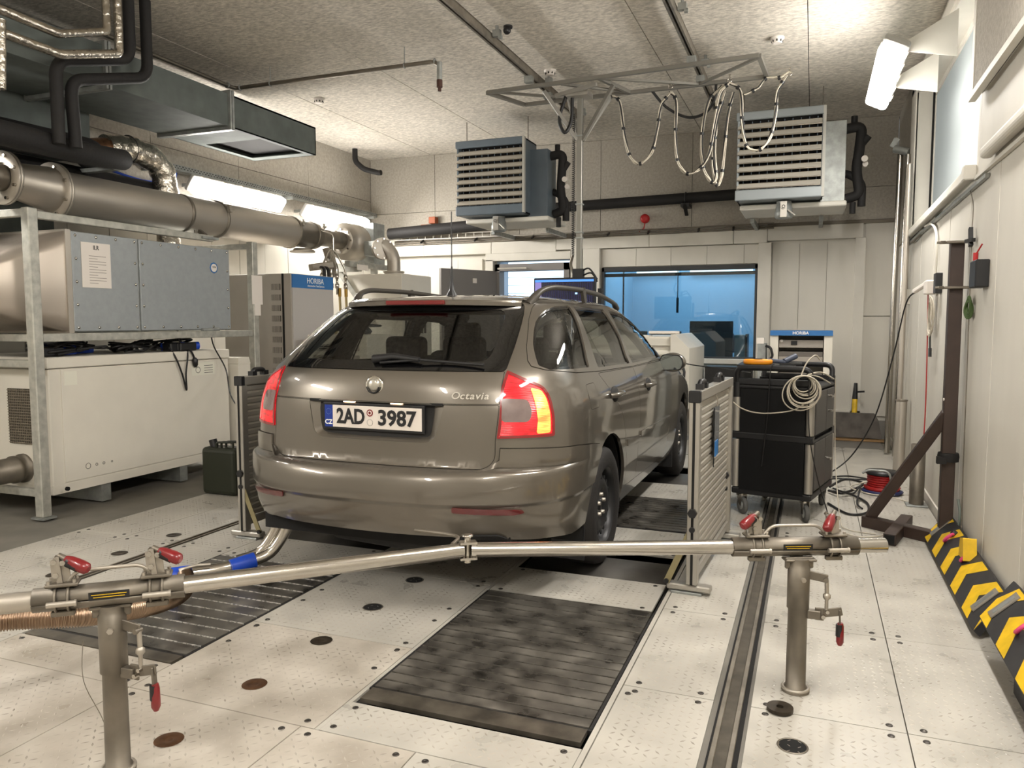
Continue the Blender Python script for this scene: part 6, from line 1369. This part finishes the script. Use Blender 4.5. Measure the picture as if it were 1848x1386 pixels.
fest('e',[(-.72,3.33),(-.63,3.25),(-.61,3.0),(-.57,2.80),(-.47,2.75),(-.38,2.85),(-.34,3.05),(-.33,3.22),(-.26,3.34)],'cable loop crossing in front of the right heater')
fest('f',[(-.60,3.22),(-.50,3.26),(-.42,3.34),(-.32,3.33),(-.24,3.37)],'short cable bundle linking the boom to its end hook')
tag(build(MB().tube(spline([(-1.40,7.06,3.36),(-1.28,7.12,3.22),(-1.1,7.14,3.12),(-.95,7.12,3.13),(-.86,7.08,3.22),(-.84,7.05,3.36)],6),.012,6),'slack_cable',M_blackc),'black slack cable behind the boom loops','cable')
for x in (-1.22,-.72,-.24): tag(build(MB().torus((x,yy,3.355),(0,1,0),.018,.005,12,6).bar((x,yy,3.36),(x,yy,3.40),.01).bar((x-.12 if x>-.3 else x-.01,yy,3.40),(x+.01,yy,3.40),.006),'cable_hook',M_sspol),{-1.22:'steel hook holding the crest between the first two cable loops',-.72:'steel hook holding cables near the right heater corner',-.24:'steel hook beyond the right end of the boom'}[x],'hook')
# ------------------------------------------------------------------ unit heaters
def heater(x0, x1, z0, z1, lab, m, mb_):
    y0, y1 = 8.0, 8.42; t = thing('unit_heater', lab, 'heater', ((x0+x1)/2,8.2,z0), 'unit heaters on the back wall')
    W = x1-x0
    build(MB().box(x0,x0+.02,y0+.01,y1,z0,z1).box(x1-.02,x1,y0+.01,y1,z0,z1).box(x0,x1,y0+.01,y1,z1-.02,z1).box(x0,x1,y0+.01,y1,z0,z0+.02), 'casing', m, t, bevel=.003)
    build(MB().box(x0+.02,x1-.02,y0+.10,y0+.12,z0+.02,z1-.02), 'dark_core', M_gap, t)
    build(MB().box(x0-.012,x1+.012,y0-.01,y0+.03,z1-.075,z1+.005), 'top_band', m, t, bevel=.012, seg=2)
    build(MB().box(x0-.012,x1+.012,y0-.01,y0+.03,z0-.005,z0+.10), 'bottom_band', m, t, bevel=.012, seg=2)
    build(MB().box(x1-.012,x1+.014,y0-.012,y0+.03,z0,z1), 'side_strip', mat('strip_pale', rgb(170,168,160), .4), t)
    n = 8; h = (z1-.08-z0-.11)/n
    for k in range(n):
        z_ = z0+.11+k*h
        mb2 = MB(); mb2.add([(x0+.005,y0-.01,z_),(x1-.02,y0-.01,z_),(x1-.02,y0+.02,z_+h*.62),(x0+.005,y0+.02,z_+h*.62),(x0+.005,y0+.0,z_),(x1-.02,y0+.0,z_),(x1-.02,y0+.03,z_+h*.62),(x0+.005,y0+.03,z_+h*.62)],[(0,1,2,3),(7,6,5,4),(0,4,5,1),(3,2,6,7),(0,3,7,4),(1,5,6,2)]); build(mb2,'louvre_blade',M_hblade,t)
        build(MB().cyl((x0+.005,y0-.008,z_),(x1-.02,y0-.008,z_),.006,seg=8).cyl((x0+.005,y0+.020,z_+h*.62),(x1-.02,y0+.020,z_+h*.62),.005,seg=8), 'blade_edge', M_sspol, t)
    mb2 = MB()
    for k in range(10): xx = x0+.06+k*(W-.12)/9; mb2.box(xx-.004,xx+.004,y0+.05,y0+.06,z0+.1,z1-.08)
    tag(build(mb2,'rear_vanes',M_heater,t),kind='stuff')
    build(MB().box(x1-.02,x1+.20,y0+.22,y1+.10,z0-.02,z1-.10).box(x0+.05,x1,y1,y1+.4,z0,z1-.10), 'rear_casing', mb_, t, bevel=.003)
    build(MB().box(x0+.02,x1+.22,y0+.20,y1+.45,z0-.07,z0-.02), 'drip_tray', M_trimw, t, bevel=.01)
    vx = x0+W*.56
    build(MB().lathe((vx,y0+.16,z0-.01),(0,0,-1),[(0,.070),(.05,.072),(.055,.078),(.09,.078),(.10,.085),(.15,.085),(.165,.07)],24), 'valve_drum', M_galv, t)
    build(MB().box(vx-.03,vx+.03,y0+.06,y0+.075,z0-.17,z0-.02).cyl((vx,y0+.045,z0-.07),(vx,y0+.06,z0-.07),.022).bar((vx+.04,y0+.07,z0-.10),(vx+.11,y0+.06,z0-.16),.025,.01), 'valve_plate', M_alu, t)
    build(MB().torus((vx,y0+.045,z0-.07),(0,1,0),.013,.003,14,5), 'valve_mark', M_blacktxt, t)
    px = x1+.20
    build(MB().tube(bend([(px-.02,8.35,z1-.16),(px+.14,8.35,z1-.14),(px+.12,8.35,z1-.40),(px+.10,8.38,z0+.30),(px+.14,8.38,z0+.05),(px+.02,8.4,z0+.02)],.07),.048,14), 'lagged_pipe', M_black, t)
    build(MB().tube(bend([(px-.02,8.45,z0+.28),(px+.07,8.40,z0+.24),(px+.16,8.40,z0+.16),(px+.16,8.40,z0-.06)],.06),.038,12).cyl((px+.07,8.36,z1-.15),(px+.07,8.36,z1-.04),.03).cyl((px+.12,8.36,z1-.34),(px+.20,8.34,z1-.24),.035).cyl((px+.08,8.38,z0-.02),(px+.08,8.38,z0-.13),.028), 'lagged_branch', M_black, t)
    build(MB().cyl((px+.17,8.34,z0+.38),(px+.17,8.30,z0+.38),.030).cyl((px+.18,8.40,z1-.50),(px+.18,8.36,z1-.50),.026), 'valve_knob', M_paper, t)
    for xx in (x0+.04,x1-.02): build(MB().cyl((xx,y0+.2,z1),(xx,y0+.2,3.56),.005,seg=6), 'drop_rod', M_ssdark, t)
    [build(MB().bar((q_,y1+.4,z0-.1),(q_,9.6,z0-.1),.04,.05), 'wall_bracket', M_galv, t) for q_ in (x0+.1,x1)]
    return t
heater(-3.77,-2.97,2.49,3.30,'slate-blue unit heater left of the mast, louvres facing the room',M_heater,M_heater)
heater(-.74,.05,2.49,3.33,'unit heater near the right corner, brighter louvres, cables hanging across it',mat('heater_pale', rgb(140,146,148), .42, metal=.2),M_galv)
# ------------------------------------------------------------------ back wall pipes
t = thing('black_lagged_pipe','black lagged pipe along the back wall between the two heaters','pipe',(-1.9,9.4,2.74))
build(MB().cyl((-3.1,9.45,2.74),(-.6,9.45,2.78),.062,seg=18), 'pipe', M_black, t); build(MB().box(-1.50,-1.40,9.38,9.6,2.66,2.70).bar((-1.45,9.36,2.68),(-1.45,9.55,2.58),.04,.02), 'bracket', M_blackp, t); build(MB().torus((-1.45,9.45,2.765),(1,0,0),.066,.01,18,6), 'clip', M_blackp, t)
tag(build(MB().cyl((-5.45,9.40,2.50),(-3.7,9.40,2.58),.075,seg=18),'black_lagged_pipe',M_black),'black lagged pipe along the back wall left of the left heater','pipe')
t = thing('wire_basket_tray','light wire cable basket on the back wall over the cream lintel','tray',(-4.6,9.45,2.4))
mb = MB()
for k in range(14): mb.bar((-5.4+k*.12,9.44,2.415),(-5.4+k*.12,9.44,2.475),.006)
mb.bar((-5.45,9.44,2.475),(-3.75,9.44,2.475),.008).bar((-5.45,9.44,2.415),(-3.75,9.44,2.415),.008); build(mb,'basket',M_trimw,t)
t = thing('conduit_run','thin dark conduits and clips running along the whole back wall above the lintel','conduit',(-2.3,9.5,2.4))
for z_ in (2.365,2.39,2.415): build(MB().tube([(-5.45,9.54,z_-.01),(-2.8,9.54,z_),(-.45,9.54,z_+.02)],.011,6), 'conduit', M_ssdark, t)
for x in (-5.0,-4.2,-3.4,-2.4,-1.9,-1.3,-.9): build(MB().bar((x,9.56,2.42),(x,9.46,2.37),.02,.02), 'conduit_clip', M_blackp, t)
t = thing('alarm_sounder','red round alarm sounder on the back wall above the window','alarm',(-1.96,9.55,2.55)); build(MB().lathe((-1.96,9.6,2.565),(0,-1,0),[(0,.055),(.05,.055),(.065,.04),(.07,.02)],20), 'sounder', M_redpaint, t); build(MB().tube([(-1.96,9.57,2.51),(-1.97,9.57,2.45),(-2.03,9.55,2.40)],.007,6), 'lead', M_redpaint, t)
t = thing('junction_box','brown and orange junction boxes on the back wall at the far left','box',(-4.95,9.5,2.6)); build(MB().box(-5.02,-4.88,9.5,9.6,2.53,2.62).box(-4.90,-4.80,9.5,9.6,2.63,2.72), 'box', mat('orange_box', rgb(150,76,40), .6), t, bevel=.006)
# ------------------------------------------------------------------ machines in front of the window
t = thing('cooling_fan','cream cooling blower with a sloped shoulder in front of the car bonnet','blower',(-1.7,8.3,0))
build(MB().prism([(-1.34,.42),(-1.34,1.175),(-1.295,1.175),(-1.15,1.035),(-1.15,.42)], lambda u,v,tt:(u,7.9+tt*1.15,v)), 'end_housing', M_whitecab, t, bevel=.004)
build(MB().box(-2.35,-1.34,7.98,9.0,.42,1.15), 'housing', M_whitecab, t, bevel=.006); build(MB().box(-2.3,-1.34,7.95,7.98,1.06,1.13).cyl((-2.3,7.95,.98),(-1.34,7.95,.98),.035), 'front_lip', M_whitecab, t)
build(MB().box(-2.2,-1.5,7.9,7.96,.44,.90), 'outlet_mesh', M_gap, t)
for x in (-2.25,-1.28): build(MB().bar((x,8.0,.02),(x,8.9,.02),.06,.04).bar((x,8.05,.04),(x,8.05,.42),.05,.05).bar((x,8.85,.04),(x,8.85,.42),.05,.05), 'stand', M_alu, t)
build(MB().tube([(-1.22,7.9,.88),(-1.19,7.86,.80),(-1.20,7.86,.66),(-1.23,7.9,.60)],.014,8), 'grab_handle', M_blackp, t)
build(MB().cyl((-1.62,8.2,1.19),(-1.30,8.2,1.19),.016).box(-1.9,-1.6,8.1,8.3,1.15,1.162), 'work_lamp', M_paper, t)
fcable([(-1.35,7.8,.93),(-1.1,7.75,.88),(-.8,7.6,.86),(-.5,7.2,.85)],.006,M_blackc,'thin black cable stretched from the blower toward the trolley','tether_cable')
tag(build(MB().box(-1.12,-.62,8.9,9.2,0,.80),'mesh_cabinet',mat('mesh_black', rgb(36,35,34), .7, noise=.3, nscale=120)),'black mesh-fronted box under the window sill','cabinet')
t = thing('calibration_cabinet','narrow open cream rack with a blue header band, behind the trolley','rack',(-.1,8.5,0))
build(MB().box(-.40,-.32,8.3,8.8,.02,1.17).box(.11,.19,8.3,8.8,.02,1.17).box(-.40,.19,8.3,8.8,.02,.12).box(-.32,.11,8.78,8.8,.12,1.17), 'carcass', M_whitecab, t, bevel=.003)
build(MB().box(-.40,.19,8.28,8.8,1.165,1.215), 'header_band', M_blue, t); text_mesh('HORIBA', .042, M_whitetxt, t, (-.11,8.275,1.19), (PI/2,0,0), bold=.001)
for k,z_ in enumerate((1.09,1.0,.92,.78,.60,.40)): build(MB().box(-.315,.105,8.36,8.7,z_-.05,z_+(.0 if k%2 else .03)), 'module', M_greycab if k != 1 else mat('module_dark', rgb(104,98,92), .6), t, bevel=.004)
build(MB().cyl((-.29,8.355,1.11),(-.29,8.345,1.11),.014), 'indicator', M_paper, t); build(MB().box(-.2,-.14,8.35,8.36,1.07,1.11), 'module_window', M_blackp, t)
t = thing('side_box','small grey box with a black handle beside the narrow rack','box',(-.5,8.3,0))
build(MB().box(-.52,-.44,8.3,8.6,.6,1.08), 'box', M_galv, t, bevel=.004); build(MB().tube(bend([(-.44,8.3,1.06),(-.39,8.28,1.04),(-.37,8.28,.96),(-.41,8.3,.90),(-.44,8.3,.90)],.02),.013,8), 'handle', M_blackp, t); build(MB().box(-.53,-.46,8.3,8.4,1.08,1.14), 'white_switch', M_paper, t); build(MB().box(-.52,-.44,8.3,8.6,0,.6), 'pedestal', M_galv, t)
# control room contents
t = thing('desk','desk behind the control room window','desk',(-1.5,10.2,0)); build(MB().box(-2.4,-.5,9.9,10.6,.74,.78), 'desk_top', M_greycab, t); build(MB().box(-2.35,-2.3,9.9,10.6,0,.74).box(-.6,-.55,9.9,10.6,0,.74), 'leg', M_greycab, t)
M_scrb = mat('screen_back', rgb(20,34,42), .5)
for (x0,x1,z0,z1,y,lab) in ((-1.45,-.92,.84,1.31,9.95,'large dark monitor back seen through the control room window'),(-2.42,-2.02,.90,1.18,10.1,'small dark monitor top behind the window, left'),(-1.98,-1.58,.90,1.18,10.1,'middle dark monitor top behind the window')):
    t = thing('office_monitor',lab,'monitor',((x0+x1)/2,y,.78)); build(MB().box(x0,x1,y,y+.04,z0,z1), 'screen_back', M_scrb, t, bevel=.005); build(MB().box((x0+x1)/2-.03,(x0+x1)/2+.03,y+.02,y+.06,.78,z0+.1).box((x0+x1)/2-.1,(x0+x1)/2+.1,y-.04,y+.12,.78,.79), 'stand', M_blackp, t)
t = thing('desk_printer','pale box of equipment beside the large monitor in the control room','printer',(-.84,10.0,.78)); build(MB().box(-.90,-.76,9.95,10.2,.78,1.14), 'body', mat('printer_teal', rgb(70,104,110), .5), t, bevel=.006); build(MB().box(-.77,-.745,9.94,10.2,.79,1.15), 'side', M_blackp, t)
tag(build(MB().lathe((-1.15,10.5,.9),(0,0,1),[(0,.22),(.15,.24),(.3,.16),(.36,.02)],20),'chair_back',M_scrb),'dark rounded chair back behind the large monitor','chair')
t = thing('hanging_lamp_rod','thin dark rod hanging behind the control room window','rod',(-1.62,10.5,1.5)); build(MB().cyl((-1.68,10.4,2.2),(-1.68,10.4,1.62),.006).cyl((-1.68,10.4,1.62),(-1.68,10.4,1.42),.016), 'rod', M_scrb, t)
def lamp(label, x, y0, y1, z, aim, power=LAMP_W, light=True):
    # twin-tube wet-room fitting lying along y; aim = unit vector the diffuser faces
    t = thing('strip_light', label, 'light', (x,(y0+y1)/2,z))
    a = Vector(aim).normalized(); yv = Vector((0,1,0)); sdv = a.cross(yv).normalized()
    M = Matrix(((sdv.x,yv.x,a.x,x),(sdv.y,yv.y,a.y,(y0+y1)/2),(sdv.z,yv.z,a.z,z),(0,0,0,1)))
    L = (y1-y0)/2
    def bm_(name, m, *bs, bevel=0):
        mb = MB(); mb.M = M
        for b in bs: mb.box(*b)
        return build(mb, name, m, t, bevel=bevel, seg=3)
    bm_('housing', mat('lamp_housing', rgb(168,166,160), .5), (-.085,.085,-L,L,-.05,0), bevel=.02)
    bm_('diffuser', MATS['lamp_diffuser'], (-.084,.084,-L+.02,L-.02,.0,.085), bevel=.03)
    for k in range(5):
        yy = -L+.12+k*(2*L-.24)/4
        bm_('clip', M_ss, (-.092,-.084,yy-.012,yy+.012,-.02,.02), (.084,.092,yy-.012,yy+.012,-.02,.02))
    if x < -5:
        for yy in (y0+.2,y1-.2): build(MB().bar((-5.86,yy,z+.03),(x-.03,yy,z+.03),.04,.03), 'wall_arm', M_galv, t)
    if light:
        l = bpy.data.lights.new('tube','AREA'); l.shape = 'RECTANGLE'; l.size = .14; l.size_y = (y1-y0)*.95; l.energy = power; l.color = LAMP_COL
        lo = bpy.data.objects.new('tube_light',l); COL.objects.link(lo); lo.parent = t
        R = Matrix(((sdv.x,yv.x,-a.x),(sdv.y,yv.y,-a.y),(sdv.z,yv.z,-a.z))).to_4x4()
        if R.determinant() < 0: R = Matrix(((-sdv.x,yv.x,-a.x),(-sdv.y,yv.y,-a.y),(-sdv.z,yv.z,-a.z))).to_4x4()
        lo.matrix_local = Matrix.Translation(a*.10) @ R
    return t
emis('lamp_diffuser', LAMP_COL, 42)
lamp('left of the two glowing strip lights over the big steel pipe',-5.58,5.89,7.24,2.62,(.75,0,-.55))
lamp('right of the two glowing strip lights, nearer the far corner',-5.58,7.67,8.98,2.60,(.75,0,-.55))
lr = lamp('glowing strip light on white brackets below the right end of the ceiling',.44,5.62,6.92,3.07,(-.45,0,-.9))
for y in (5.85,6.7):
    build(MB().prism([(.82,3.02),(.82,3.32),(.50,3.14),(.46,3.10)], lambda u,v,t,y=y:(u,y+t*.006,v)), 'bracket', M_trimw, lr)
for i,(x,y0,z,aim) in enumerate(((-5.58,4.0-1.9,2.62,(.75,0,-.55)),(-5.58,-.4,2.62,(.75,0,-.55)),(.44,2.1,3.07,(-.6,0,-.8)),(.44,-.9,3.07,(-.6,0,-.8)),(-2.4,-1.8,3.4,(0,0,-1)))):
    lamp(('strip light on the left wall before the near end of the view','strip light on the left wall behind the camera','strip light on the right wall above the camera','strip light on the right wall behind the camera','strip light under the middle of the ceiling behind the camera')[i], x, y0, y0+1.4, z, aim, LAMP_W)
